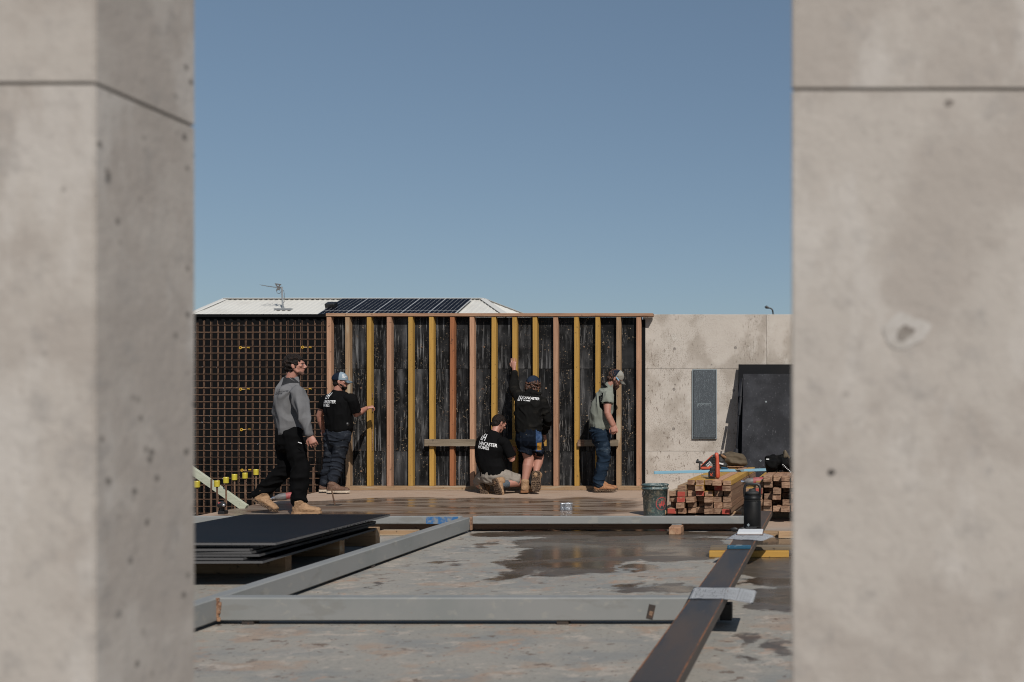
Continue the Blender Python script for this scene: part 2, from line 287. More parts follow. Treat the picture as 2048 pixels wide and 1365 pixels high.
M['slab'] = mat('slab_concrete', (.300, .284, .252), .8, [
    dict(scale=(1.1, 1.1, 1), lo=.40, hi=.62, color=(.335, .31, .27), fac=.8, detail=9),
    dict(scale=(3, 4, 1), lo=.45, hi=.66, color=(.205, .215, .215), fac=.65, detail=10),
    dict(scale=(3.2, 4.2, 1), lo=.52, hi=.62, color=(.37, .245, .165), fac=.58, detail=11, mask=(1.3, .37, .55)),
    dict(scale=(9, 11, 1), lo=.54, hi=.60, color=(.46, .40, .34), fac=.7, detail=11, mask=(2.2, .42, .56)),
    dict(scale=(12, 14, 1), lo=.56, hi=.62, color=(.42, .23, .14), fac=.5, detail=10, mask=(2.8, .50, .62)),
    dict(scale=(9, 12, 1), lo=.625, hi=.66, color=(.12, .075, .05), fac=.8, detail=9),
    dict(scale=(30, 30, 1), lo=.65, hi=.68, color=(.09, .05, .035), fac=.85, detail=4),
    dict(scale=(55, 70, 1), lo=.45, hi=.70, color=(.19, .18, .165), fac=.5, detail=8)],
    bump=[('noise', 5, .10, .01)], extra=wet_extra)

# ------------------------------------------------------------------ building helpers
ORG = {}
def tag(o, label=None, cat=None, group=None, kind=None):
    if label: o['label'] = label
    if cat: o['category'] = cat
    if group: o['group'] = group
    if kind: o['kind'] = kind
    return o
def thing(name, label, cat, loc=(0, 0, 0), group=None):
    o = bpy.data.objects.new(name, None); o.empty_display_size = .1; COL.objects.link(o)
    o.location = loc; ORG[o.name] = V(loc)
    return tag(o, label, cat, group)
def obj(name, bm, m, parent=None, org=None, smooth=False):
    """bm is in world coordinates; linked as one object."""
    me = bpy.data.meshes.new(name)
    if isinstance(bm, bpy.types.Mesh): me = bm
    else: bm.to_mesh(me); bm.free()
    base = ORG[parent.name] if parent else V(org if org is not None else (0, 0, 0))
    me.transform(Matrix.Translation(-base))
    for mm in (m if isinstance(m, (list, tuple)) else [m]): me.materials.append(mm)
    if smooth: me.polygons.foreach_set('use_smooth', [True]*len(me.polygons))
    o = bpy.data.objects.new(name, me); COL.objects.link(o)
    if parent: o.parent = parent; ORG[o.name] = base
    else: o.location = base; ORG[o.name] = base
    return o
def NB(): return bmesh.new()
def box(bm, c, s, rot=None, bev=0, mi=None):
    """box of size s centred at c, optional rotation matrix"""
    r = bmesh.ops.create_cube(bm, size=1); vs = r['verts']
    bmesh.ops.scale(bm, vec=s, verts=vs)
    if bev:
        es = list({e for v in vs for e in v.link_edges})
        rr = bmesh.ops.bevel(bm, geom=es, offset=bev, segments=1, affect='EDGES', profile=.5)
        vs = list({v for f in rr['faces'] for v in f.verts} | {v for v in vs if v.is_valid})
    mt = Matrix.Translation(c) @ (rot.to_4x4() if rot else Matrix.Identity(4))
    bmesh.ops.transform(bm, matrix=mt, verts=vs)
    if mi is not None:
        for f in {f for v in vs for f in v.link_faces}: f.material_index = mi
    return vs
def bx(x0, x1, y0, y1, z0, z1, bev=0, rot=None):
    bm = NB(); box(bm, ((x0+x1)/2, (y0+y1)/2, (z0+z1)/2), (x1-x0, y1-y0, z1-z0), rot, bev); return bm
def tube(bm, pts, ref=V((1, 0, 0)), seg=14, cap=True, open_end=False):
    """pts: (centre, a, b); a along ref, b across"""
    rings = []; n = len(pts)
    P0 = [V(p[0]) for p in pts]
    def ring(c, t, a, b):
        r = ref - t*ref.dot(t)
        if r.length < 1e-3: r = V((0, 1, 0)) - t*t.y
        r.normalize(); q = t.cross(r)
        return [bm.verts.new(c + r*(a*math.cos(k*2*math.pi/seg)) + q*(b*math.sin(k*2*math.pi/seg))) for k in range(seg)]
    for i, p in enumerate(pts):
        t = (P0[min(i+1, n-1)]-P0[max(i-1, 0)]).normalized()
        a = p[1]; b = p[2] if len(p) > 2 else p[1]
        if i == 0 and cap:
            e = min(a, b)*.8
            rings.append(ring(P0[0]-t*e*.95, t, a*.35, b*.35)); rings.append(ring(P0[0]-t*e*.62, t, a*.78, b*.78))
        rings.append(ring(P0[i], t, a, b))
        if i == n-1 and cap and not open_end:
            e = min(a, b)*.8
            rings.append(ring(P0[i]+t*e*.62, t, a*.78, b*.78)); rings.append(ring(P0[i]+t*e*.95, t, a*.35, b*.35))
    for A, B in zip(rings, rings[1:]):
        for k in range(seg): bm.faces.new((A[k], A[(k+1) % seg], B[(k+1) % seg], B[k]))
    bm.faces.new(list(reversed(rings[0]))); bm.faces.new(rings[-1])
def cyl(bm, p0, p1, r0, r1=None, seg=10):
    tube(bm, [(V(p0), r0), (V(p1), r0 if r1 is None else r1)], ref=V((.31, .87, .12)), seg=seg, cap=False)
def ell(bm, c, r, rot=None, seg=16):
    m = Matrix.Translation(c) @ (rot.to_4x4() if rot else Matrix.Identity(4)) @ Matrix.Diagonal((*r, 1))
    bmesh.ops.create_uvsphere(bm, u_segments=seg, v_segments=max(6, seg*2//3), radius=1, matrix=m)
def lathe(bm, c, prof, seg=32):
    rs = []
    for (r, z) in prof:
        rs.append([bm.verts.new((c[0]+r*math.cos(k*2*math.pi/seg), c[1]+r*math.sin(k*2*math.pi/seg), c[2]+z)) for k in range(seg)])
    for A, B in zip(rs, rs[1:]):
        for k in range(seg): bm.faces.new((A[k], A[(k+1) % seg], B[(k+1) % seg], B[k]))
    if prof[0][0] > 0: bm.faces.new(list(reversed(rs[0])))
    if prof[-1][0] > 0: bm.faces.new(rs[-1])
def prism(bm, pts, vec, mi=0):
    a = [bm.verts.new(p) for p in pts]; b = [bm.verts.new(V(p)+V(vec)) for p in pts]
    n = len(a); fs = [bm.faces.new(a), bm.faces.new(list(reversed(b)))]
    for k in range(n): fs.append(bm.faces.new((a[k], b[k], b[(k+1) % n], a[(k+1) % n])))
    for f in fs: f.material_index = mi
    bmesh.ops.recalc_face_normals(bm, faces=fs)
def organic(name, bm, m, parent, voxel=.009, sm=3, fold=None, org=None):
    """melts overlapping closed shapes into one continuous surface"""
    me = bpy.data.meshes.new('tmp'); bm.to_mesh(me); bm.free()
    o = bpy.data.objects.new('tmp', me); COL.objects.link(o)
    r = o.modifiers.new('r', 'REMESH'); r.mode = 'VOXEL'; r.voxel_size = voxel; r.adaptivity = 0
    s = o.modifiers.new('s', 'SMOOTH'); s.iterations = sm; s.factor = .5
    dg = bpy.context.evaluated_depsgraph_get(); dg.update()
    out = bpy.data.meshes.new_from_object(o.evaluated_get(dg))
    bpy.data.objects.remove(o); bpy.data.meshes.remove(me)
    if fold:
        amp, sc, seed = fold; sc = V(sc); so = V((seed*3.1, seed*7.7, seed*1.3))
        nv = [v.normal.copy() for v in out.vertices]
        for v, n in zip(out.vertices, nv):
            p = v.co
            w = noise.noise_vector(p*2.3+so)*.12
            q = V(((p.x+w.x)*sc.x, (p.y+w.y)*sc.y, (p.z+w.z)*sc.z))+so
            a = max(-.5, 1-abs(noise.noise(q))*4.5); c = noise.noise(q*2.1+so)
            mk = noise.noise(p*3+so*2)*.5+.6
            v.co = p + n*(amp*1.7*(a*.75+c*.35)*mk)
        out.update()
    out.materials.clear()
    o = obj(name, out, m, parent, org, smooth=True); o.data.name = name
    return o

# ------------------------------------------------------------------ THE SETTING
bm = NB()
S = 400
vs = [bm.verts.new(p) for p in ((-S, -S, -.62), (S, -S, -.62), (S, S, -.62), (-S, S, -.62))]; bm.faces.new(vs)
tag(obj('ground', bm, M['earth']), kind='structure')
bm = NB()
edge = [(-6.42, -6), (-6.42, 8), (-6.48, 11.0), (-6.62, 13.0), (-6.80, 14.75), (7, 14.75), (7, -6)]
prism(bm, [V((x, y, 0)) for x, y in reversed(edge)], (0, 0, -.3))
tag(obj('slab', bm, M['slab']), kind='structure')

# ------------------------------------------------------------------ pillars
def pillar(label, pts, org, top=1.92):
    t = thing('concrete_pillar', label, 'pillar', org)
    JZ = 1.6495
    def blk(z0, z1, inset=0, bev=.0025):
        b = NB(); c = sum((V((x, y, 0)) for x, y in pts), V())/len(pts)
        pp = []
        for x, y in pts:
            d = V((x, y, 0))-c; pp.append(V((x, y, z0))-V((math.copysign(inset, d.x), math.copysign(inset, d.y), 0)))
        prism(b, pp, (0, 0, z1-z0))
        if bev: bmesh.ops.bevel(b, geom=b.edges[:], offset=bev, segments=2, affect='EDGES')
        b.normal_update()
        for f in b.faces:
            if f.normal.x > .7: f.material_index = 1
        return b
    obj('lower_block', blk(0, JZ-.0014), [M['pillar'], M['jamb']], t)
    obj('upper_block', blk(JZ+.0014, top), [M['pillar'], M['jamb']], t)
    obj('joint_core', blk(.02, top-.01, .006, 0), M['pillar'], t)
    return t
pillar('blurred concrete pillar on the left whose inner side face shows small air holes', [(-3.2, 1.66), (-1.156, 1.66), (-1.139, 1.91), (-3.2, 1.91)], (-2.1, 1.8, 0))
pl2 = pillar('blurred concrete pillar on the right showing only its flat front face', [(0.0, 1.69), (2.6, 1.69), (2.6, 1.84), (0.02, 1.84)], (1.3, 1.76, 0), 1.82)

for (x, y, r, m, dep) in ((1812, 662, .030, 'patch', .0012), (1812, 664, .011, 'slabgrey', .0018), (1806, 672, .008, 'slabgrey', .0022), (1663, 945, .005, 'rust', .001), (1898, 206, .006, 'slabgrey', .001)):
    p = P(x, y, 1.69); b = NB()
    n = 22; ang = [k*2*math.pi/n for k in range(n)]
    prism(b, [p+V((math.cos(a)*r*(1.15+.22*math.sin(a*2+1)+.12*math.sin(a*5)), .004, math.sin(a)*r*(1+.18*math.cos(a*3)))) for a in ang], (0, -.004-dep, 0))
    obj('patched_tie_hole' if m == 'patch' else 'pit', b, M[m], pl2)

# ------------------------------------------------------------------ formwork frame
FY = 14.56; s0 = FP/FY
def FX(x): return (x-CX)/s0
def FZ(y, d=FY): return H-(y-CY)/FP*d
fw = thing('formwork_frame', 'long stud formwork frame lined with stained black ply between the mesh and the concrete wall', 'formwork', (-4.5, FY, 0))
studs = [(653, 'pink'), (690, 'tan'), (733, 'yellow'), (773, 'pink'), (816, 'yellow'), (858, 'yellow'), (899, 'rustbrown'), (939, 'pink'),
         (982, 'yellow'), (1024, 'yellow'), (1065, 'yellow'), (1106, 'pink'), (1148, 'yellow'), (1190, 'yellow'), (1232, 'tan'), (1272, 'pink')]
for x, k in studs:
    w = .066 if k in ('pink',) else .064
    X = FX(x+.5)
    jit = random.uniform(-.004, .004)
    b = NB()
    box(b, (X+w/2, FY+.0475+jit, 1.295), (w, .095, 2.466), Matrix.Rotation(random.uniform(-.003, .003), 3, 'Y'), .003)
    o = obj('stud', b, M[k+'Z'] if k != 'rustbrown' else M['rustbrownZ'], fw)
    if k == 'rustbrown': tag(o, 'dark orange brown stud')
b = bx(FX(653)-.005, FX(1306), FY-.012, FY+.10, 2.532, 2.578, .003); tag(obj('top_plate', b, M['brownX'], fw), 'worn brown top plate')
obj('bottom_plate', bx(FX(645), FX(1284), FY-.004, FY+.094, .002, .062, .003), M['tanX'], fw)
rows = [(.005, .563, [0, 1.8, 3.6, 4.57]), (.567, 1.772, [0, 1.2, 3.0, 4.57]), (1.776, 2.53, [0, 1.8, 3.6, 4.57])]
for z0, z1, xs in rows:
    for a, c in zip(xs, xs[1:]):
        j = random.uniform(0, .005)
        obj('ply_sheet', bx(-6.76+a+.0015, -6.76+c-.0015, FY+.097+j, FY+.114+j, z0, z1, .0015), M['ply'], fw)
obj('seam_light_block', bx(-6.75, FX(1281), FY+.121, FY+.130, .01, 2.52), M['greyX'], fw)  # added behind the ply to keep sky light out of the seams
obj('gap_shade_strip', bx(FX(1277), FX(1288), FY+.132, FY+.142, .0, 2.5), M['fence'], fw)  # black strip added to close the gap by the wall and darken it
# tie holes with pale rings in the ply
for (x, y) in [(725, 870), (1092, 777), (1452, 0), (1168, 694), (1217, 695), (968, 694), (843, 695), (965, 778), (1091, 944), (1214, 943), (722, 776), (722, 943), (1246, 857)]:
    if y == 0: continue
    p = P(x, y, FY+.09)
    b = NB(); 
    tube(b, [(p+V((0, .012, 0)), .012), (p+V((0, .001, 0)), .012)], ref=V((1, 0, 0)), seg=10, cap=False)
    o = obj('tie_sleeve', b, M['end'], fw)
    b = NB(); tube(b, [(p+V((0, .003, 0)), .006), (p+V((0, -.0015, 0)), .006)], ref=V((1, 0, 0)), seg=8, cap=False)
    obj('hole', b, M['black'], o)
# cleats nailed over the studs
def cleat(x0, x1, y0, y1, m, label=None):
    o = obj('cleat', bx(FX(x0), FX(x1), FY-.05, FY-.006, FZ(y1, FY-.05), FZ(y0, FY-.05), .003), m, fw)
    if label: tag(o, label)
cleat(851, 952, 879, 893, M['greyX'], 'grey weathered cleat board')
cleat(1012, 1094, 880, 893, M['yellowX'], 'yellow cleat board behind the man in blue shorts')
cleat(1157, 1237, 880, 893, M['greyX'], 'short cleat board behind the man in jeans')
obj('cleat', bx(FX(1156.6), FX(1170), FY-.0525, FY-.0505, FZ(893, FY-.05), FZ(880, FY-.05)), M['end'], fw)
# torn paper label hanging off one stud
for (y0, y1, w) in ((785, 797, 2.5), (810, 824, 3.5), (848, 903, 1.6)):
    b = NB()
    prism(b, [P(744, y0, FY+.02), P(744+w*.6, y0+2, FY+.02), P(744+w, y1-3, FY+.01), P(744, y1, FY+.02)], (0, .002, 0))
    obj('torn_label', b, M['end'], fw)

# ------------------------------------------------------------------ far concrete wall
wl = thing('concrete_wall', 'mottled concrete wall right of the formwork frame', 'wall', (0, 14.8, 0))
def wx(x): return (x-CX)/FP*14.70
seams = [-.3, FZ(903, 14.7), FZ(738, 14.7), FZ(629, 14.7)]
for i, (z0, z1) in enumerate(zip(seams, seams[1:])):
    xs = [wx(1285), wx(1533)+(i == 2)*0, 1.2, 4.2]
    for a, c in zip(xs, xs[1:]):
        obj('wall_panel', bx(a+.0012, c-.0012, 14.70, 14.9, z0+.0015, z1-.0015, .002), M['wall'], wl)
obj('wall_core', bx(wx(1285)+.02, 4.18, 14.712, 14.88, -.3, seams[-1]-.02), M['wall'], wl)
for (x, y) in [(1349, 698), (1348, 779), (1347, 858), (1467, 781), (1471, 696), (1346, 944)]:
    p = P(x, y, 14.70); b = NB(); tube(b, [(p+V((0, .006, 0)), .026), (p+V((0, -.0015, 0)), .022)], seg=14, cap=False)
    obj('tie_plug', b, M['slabgrey'], wl)
# grey steel box in the wall
t = thing('meter_box', 'tall narrow speckled grey steel box set in the concrete wall', 'meter box', P(1409, 877, 14.69))
obj('door', bx(wx(1387.5), wx(1431.5), 14.655, 14.699, FZ(876, 14.66), FZ(740.5, 14.66), .003), M['box'], t)
for (a, c, e, f) in ((1385, 1387, 739, 878), (1432, 1434, 739, 878)):
    obj('flange', bx(wx(a), wx(c), 14.67, 14.699, FZ(f, 14.66), FZ(e, 14.66)), M['boxedge'], t)
obj('flange', bx(wx(1387.2), wx(1431.8), 14.67, 14.699, FZ(878, 14.66), FZ(876.4, 14.66)), M['boxedge'], t)
obj('flange', bx(wx(1387.2), wx(1431.8), 14.67, 14.699, FZ(740.3, 14.66), FZ(738.8, 14.66)), M['boxedge'], t)
b = NB()
for (x0, y0, x1, y1) in ((1395, 807, 1422, 807.8), (1395, 807, 1395.8, 815), (1421.3, 807, 1422.2, 816)):
    p = P(x0, y1, 14.654); q = P(x1, y0, 14.654); box(b, (p+q)/2, (q.x-p.x, .002, q.z-p.z))
for k in range(12):
    x = 1397+k*1.9; y = 810+random.uniform(-1, 1.2); p = P(x, y, 14.654); box(b, p, (.008, .002, .008+.01*random.random()))
obj('chalk_mark', b, M['boxedge'], t)

# ------------------------------------------------------------------ leaning black sheets
def leaning(label, x0, x1, zt, yb, lean_top_y, th, m, mE, holes=()):
    t = thing('ply_sheet', label, 'plywood sheet', ((x0+x1)/2, yb, 0))
    p0 = V((0, yb, 0.0)); p1 = V((0, lean_top_y, zt)); d = (p1-p0).normalized(); n = V((0, d.z, -d.y)) * -1
    b = NB(); L_ = (p1-p0).length
    rot = Matrix((V((1, 0, 0)), d, V((1, 0, 0)).cross(d))).transposed()
    box(b, (p0+p1)/2 + V(((x0+x1)/2, 0, 0)) - V((1, 0, 0)).cross(d)*th/2*1, (x1-x0, L_, th), rot, .0015)
    obj('sheet', b, m, t)
    nn = V((1, 0, 0)).cross(d)
    for (hx, hy) in holes:
        # hx, hy photo position on the sheet plane
        r = V(((hx-CX)/FP, 1, -(hy-CY)/FP)); o_ = V((0, 0, H))
        k = (p0-o_).dot(nn)/r.dot(nn); p = o_+r*k
        b = NB(); tube(b, [(p-nn*.002, .014), (p+nn*.004, .013)], ref=V((1, 0, 0)), seg=12, cap=False); ring = obj('tie_sleeve', b, M['boxedge'], t)
        b = NB(); tube(b, [(p, .006), (p+nn*.0055, .006)], ref=V((1, 0, 0)), seg=8, cap=False); obj('hole', b, M['black'], ring)
    return t
leaning('large scuffed black ply sheet leaning in front against the wall', -.695, .62, FZ(748, 14.4), 13.72, 14.42, .018, M['plyclean'], M['plyedge'], [(1532, 804), (1521, 922)])
leaning('taller plain black ply sheet leaning behind the scuffed sheet', -.775, .55, FZ(729, 14.6), 14.0, 14.62, .018, M['plynew'], M['plyedge'])
t = thing('steel_prop', 'thin dark steel prop standing beside the leaning black sheets', 'prop', (-.85, 13.0, 0))
segs = [((1472, 952), (1472, 898), .030, 14.02), ((1473.5, 897), (1477, 832), .011, 14.12), ((1477.5, 831), (1481, 795), .020, 14.22), ((1480, 794), (1484.5, 758), .032, 14.34)]
for i, (a, c, r, d) in enumerate(segs):
    b = NB(); pa = P(*a, d); pc = P(*c, d+.08); ax = (pc-pa)
    tube(b, [(pa, r, r*.4), (pc, r, r*.4)], seg=4, cap=False)
    obj(('shoe', 'tube', 'collar', 'head')[i], b, M['plyclean'], t)

# ------------------------------------------------------------------ rebar mesh wall (two layers) in the excavation
def bar_mesh(length, axis, r=.0043):
    b = NB(); v = V((0, 0, length/2)) if axis == 'Z' else V((length/2, 0, 0))
    tube(b, [(-v, r), (v, r)], ref=V((0, 1, 0)), seg=5, cap=False)
    me = bpy.data.meshes.new('bar'); b.to_mesh(me); b.free(); me.materials.append(M['rebar']); return me
def mesh_layer(label, Y, x0, x1, px, phase, z0, z1, topjit, zo=0):
    t = thing('rebar_mesh', label, 'rebar mesh', (x0, Y, z0), 'rebar mesh layers left of the formwork')
    mv = bar_mesh(z1-z0, 'Z'); mh = bar_mesh(x1-x0, 'X')
    base = ORG[t.name]
    def add(me, c, rz=0):
        o = bpy.data.objects.new('bar', me); COL.objects.link(o); o.parent = t; o.location = V(c)-base; o.rotation_euler = (0, rz, 0)
    n = int((x1-x0)/px)
    for i in range(n+1):
        x = x0+phase+i*px+random.uniform(-.006, .006)
        if x < x1: add(mv, (x, Y, (z0+z1)/2+random.uniform(-topjit, topjit)), random.uniform(-.002, .002))
    z = z0+.05+zo
    while z < z1-.03:
        add(mh, ((x0+x1)/2+random.uniform(-.02, .02), Y-.0125, z+random.uniform(-.004, .004)), random.uniform(-.0015, .0015)); z += px
    return t
mesh_layer('front layer of rusty rebar mesh standing left of the formwork frame', 14.72, -9.4, -6.84, .1023, .03, -.6, 2.47, .02)
mesh_layer('rear layer of rusty rebar mesh seen through the front layer', 14.98, -9.4, -6.80, .1041, .088, -.63, 2.49, .03, .0)
# tie wire tails
b = NB()
for k in range(46):
    x = random.randrange(0, 24)*.1023-9.37; z = -.55+random.randrange(0, 30)*.1023; c = V((x, 14.70, z))
    for q in range(2):
        d = V((random.uniform(-1, 1), -.7, random.uniform(-1, 1))).normalized()*random.uniform(.012, .03); cyl(b, c, c+d, .0018, seg=3)
tag(obj('tie_wire', b, M['wire'], org=(-8, 14.7, 0)), 'bright twisted wire tails tied across the rusty rebar mesh', 'tie wire', kind='stuff')
# yellow spacers
for k, (x, y, w) in enumerate([(481, 696, 'upper left'), (605, 695, 'upper right'), (481, 779, 'left of second row'), (605, 779, 'beside the grey top'), (483, 860, 'left of third row'), (484, 941, 'lowest of all')]):
    c = P(x, y, 14.69)
    t = thing('bar_spacer', 'orange plastic spacer clipped to the rebar mesh, %s' % w, 'spacer', c, 'orange plastic spacers on the rebar mesh')
    b = NB()
    for a in range(12):
        a0 = a*math.pi/6; a1 = a0+math.pi/6
        cyl(b, c+V((math.cos(a0)*.016, 0, math.sin(a0)*.016)), c+V((math.cos(a1)*.016, 0, math.sin(a1)*.016)), .007, seg=5)
    obj('ring', b, M['ochre'], t)
    b = NB(); cyl(b, c+V((.016, 0, 0)), c+V((.06, .02, 0)), .006, .004, seg=6); obj('stem', b, M['ochre'], t)
    b = NB(); cyl(b, c+V((.07, .05, .004)), c+V((.105, .05, .004)), .010, .012, seg=8); obj('clip', b, M['ochre'], t)

# capped starter bars along the slab edge
for k, (x, y) in enumerate([(394, 968), (434, 967), (452, 960), (469, 954), (490, 951), (512, 944)]):
    d = [10.95, 11.45, 11.72, 12.0, 12.3, 12.62][k]
    c = P(x, y, d)
    where = ['nearest, half hidden by the left pillar', 'second from the left pillar', 'third from the left pillar', 'fourth from the left pillar', 'fifth from the left pillar', 'highest and farthest from the left pillar'][k]
    t = thing('starter_bar', 'rusty starter bar with yellow cap, %s' % where, 'starter bar', (c.x, c.y, -.6), 'yellow capped starter bars at the slab edge')
    b = NB(); cyl(b, (c.x+.01, c.y, -.6), (c.x, c.y, c.z), .0095, seg=8); obj('bar', b, M['rebar'], t)
    b = NB(); lathe(b, (c.x, c.y, c.z), [(.020, -.042), (.030, -.038), (.031, .024), (.028, .031), (0.001, .033)], 16); obj('cap', b, M['yplastic'], t, smooth=False)
b = NB(); 
for (x, yb, yt, d) in [(421, 1035, 958, 11.3), (625, 990, 935, 14.2)]:
    p = P(x, yt, d); 
    bb = NB(); cyl(bb, (p.x, p.y, -.6), (p.x+.01, p.y, p.z), .0095, seg=8)
    tag(obj('starter_bar', bb, M['rebar'], org=(p.x, p.y, -.6)), 'bare rusty starter bar %s' % ('standing before the green brace' if x == 421 else 'behind the man in the grey top'), 'starter bar', 'bare starter bars')
b.free()
# green treated brace
p0 = P(492, 1017, 11.75); p1 = P(300, 882, 11.9)
d = (p1-p0); L_ = d.length; d.normalize(); n = V((0, 1, 0)); q = d.cross(n).normalized(); n = q.cross(d)
b = NB(); box(b, (p0+p1)/2, (L_, .045, .085), Matrix((d, n, q)).transposed(), .002)
tag(obj('timber_brace', b, M['green'], org=p0), 'pale green treated timber brace slanting up behind the yellow capped bars', 'timber brace')

# ------------------------------------------------------------------ dark fence behind the mesh
t = thing('sheet_fence', 'very dark ribbed steel fence behind the rebar mesh', 'fence', (-9, 17.1, 0))
zf = FZ(629, 17)
for k in range(10):
    x0 = -13.2+k*.78
    b = NB(); pts = []
    for j in range(6):
        u = x0+j*.13
        for (du, dy) in ((0, 0), (.045, 0), (.06, .022), (.115, .022), (.13, 0)): pts.append((u+du, 17+dy))
    lo = [b.verts.new((x, y, -.62)) for x, y in pts]; hi = [b.verts.new((x, y, zf-.03)) for x, y in pts]
    for j in range(len(pts)-1): 
        if (V(lo[j].co)-V(lo[j+1].co)).length > 1e-5: b.faces.new((lo[j], lo[j+1], hi[j+1], hi[j]))
    obj('fence_panel', b, M['fence'], t)
obj('rail', bx(-13.2, -5.4, 16.97, 17.04, zf-.05, zf), M['fence'], t)

# ------------------------------------------------------------------ house behind
hs = thing('house', 'house roof of white corrugated steel showing above the fence and formwork', 'house', (-15, 37, -.6))
ZR, ZE = 1.1+(230.5/2000*37), 3.77
RL, RR = V(((450-CX)/FP*37, 37, ZR)), V(((966-CX)/FP*37, 37, ZR))
FL, FR = V((-21.35, 33, ZE)), V((-8.55, 33, ZE)); BL, BR = V((-21.2, 41, ZE)), V((-7.2, 41, ZE))
def slope(name, A, B, C, D, down):
    """corrugated sheet over polygon ridge A-B, eave C-D"""
    b = NB(); N_ = int((D-C).length/.19)
    top0, top1, e0, e1 = A, B, C, D
    prev = None
    ex = (D-C).normalized()
    nrm = (D-C).cross(A-C).normalized()
    if nrm.z < 0: nrm = -nrm
    # ribs run straight down the slope: for each rib find its top on the outline
    up = nrm.cross(ex).normalized()
    if up.z < 0: up = -up
    L0 = (D-C).length; a = (A-C).dot(ex); c = (B-C).dot(ex); hgt = (A-C).dot(up)
    def hh(u):
        if u < a: return hgt*u/max(a, 1e-6)
        if u > c: return hgt*(L0-u)/max(L0-c, 1e-6)
        return hgt
    us = []
    step = .19
    for k in range(int(L0/step)+1):
        for du, hz in ((0, 0), (.11, 0), (.13, .022), (.17, .022)): us.append((k*step+du, hz))
    us = [(u, z) for u, z in us if 0 <= u <= L0]
    lo = [b.verts.new(C+ex*u+nrm*z) for u, z in us]; hi = [b.verts.new(C+ex*u+nrm*z+up*max(.001, hh(u))) for u, z in us]
    for k in range(len(us)-1): b.faces.new((lo[k], lo[k+1], hi[k+1], hi[k]))
    obj(name, b, M['roof'], hs)
    return ex, up, nrm
ex, up, nr = slope('roof_sheet', RL, RR, FL, FR, 0)
slope('roof_sheet', RR, RR, FR, BR, 0)
slope('roof_sheet', RL, RL, BL, FL, 0)
slope('roof_sheet', RR, RL, BR, BL, 0)
for A, B in ((RL, RR), (RL, FL), (RR, FR), (RR, BR), (RL, BL)):
    b = NB(); d = (B-A).normalized()
    tube(b, [(A+V((0, 0, .03)), .13, .03), (B+V((0, 0, .03)), .13, .03)], ref=d.cross(V((0, 0, 1))), seg=6, cap=False); obj('ridge_cap', b, M['roofcap'], hs)
obj('wall', bx(FL.x+.5, FR.x-.4, 33.6, 40.4, -.6, ZE-.05), M['wall'], hs)
obj('gutter', bx(FL.x, FR.x, 32.85, 33.0, ZE-.12, ZE), M['roofcap'], hs)
def roofpt(x, y):     # photo position on the front slope
    r = V(((x-CX)/FP, 1, -(y-CY)/FP)); o_ = V((0, 0, H)); k = (FL-o_).dot(nr)/r.dot(nr); return o_+r*k
# solar array: each panel its own thing
pr = roofpt(945, 603.5); 
for r in range(2):
    for c in range(5):
        o0 = pr - ex*(c+1)*.953 - up*(r+1)*1.62 + nr*.10
        rowname = 'upper' if r == 0 else 'lower'; cn = ['right end', 'second from the right end', 'middle', 'second from the left end', 'left end'][c]
        t = thing('solar_panel', 'black solar panel in the %s row on the white roof, %s' % (rowname, cn), 'solar panel', o0, 'solar panels on the house roof')
        rot = Matrix((ex, up, nr)).transposed()
        b = NB(); box(b, o0+ex*.475+up*.805, (.948, 1.612, .035), rot, .002); obj('frame', b, M['alu'], t)
        for i in range(6):
            b = NB(); box(b, o0+ex*(.012+.077+i*.1542)+up*.805+nr*.019, (.139, 1.585, .006), rot); obj('cell_strip', b, M['solar'], t)
t = thing('roof_vent', 'small black vent at the left end of the solar panels on the white roof', 'roof vent', roofpt(664, 621))
p = roofpt(664, 620); b = NB(); box(b, p+nr*.16, (.34, .3, .20), Matrix((ex, up, nr)).transposed(), .02); obj('hood', b, M['black'], t)
b = NB(); box(b, p+nr*.03, (.34, .3, .02), Matrix((ex, up, nr)).transposed()); obj('base', b, M['black'], t)
# tv antenna
base = roofpt(566, 620); dA = base.y
t = thing('tv_antenna', 'grey metal tv antenna on a thin mast on the white roof', 'antenna', base)
def AP(x, y): return P(x, y, dA)
b = NB(); cyl(b, base, AP(563.5, 574), .03, seg=8); obj('mast', b, M['galv'], t)
b = NB(); cyl(b, AP(563, 577), AP(523, 571), .011, seg=5)
for k in range(9):
    c = AP(527+k*3.3, 571.6+k*.5); cyl(b, c+V((0, -.25, 0)), c+V((0, .25, 0)), .006, seg=4)
obj('boom', b, M['galv'], t)
b = NB()
for (a, c) in (((552, 569), (559, 581)), ((560, 570), (553, 582)), ((552, 572), (562, 576)), ((550, 568), (562, 570)), ((554, 580), (560, 578))): cyl(b, AP(*a), AP(*c), .022, seg=5)
obj('reflector', b, M['noseg'], t)
b = NB(); pts = [(553, 578), (553, 584), (556, 588), (560, 587), (563, 582), (567, 581), (569, 588), (569, 604), (564, 609)]
for a, c in zip(pts, pts[1:]): cyl(b, AP(*a), AP(*c), .008, seg=4)
obj('cable', b, M['black'], t)
obj('foot', bx(base.x-.25, base.x+.35, base.y-.15, base.y+.15, base.z-.02, base.z+.04), M['galv'], t)
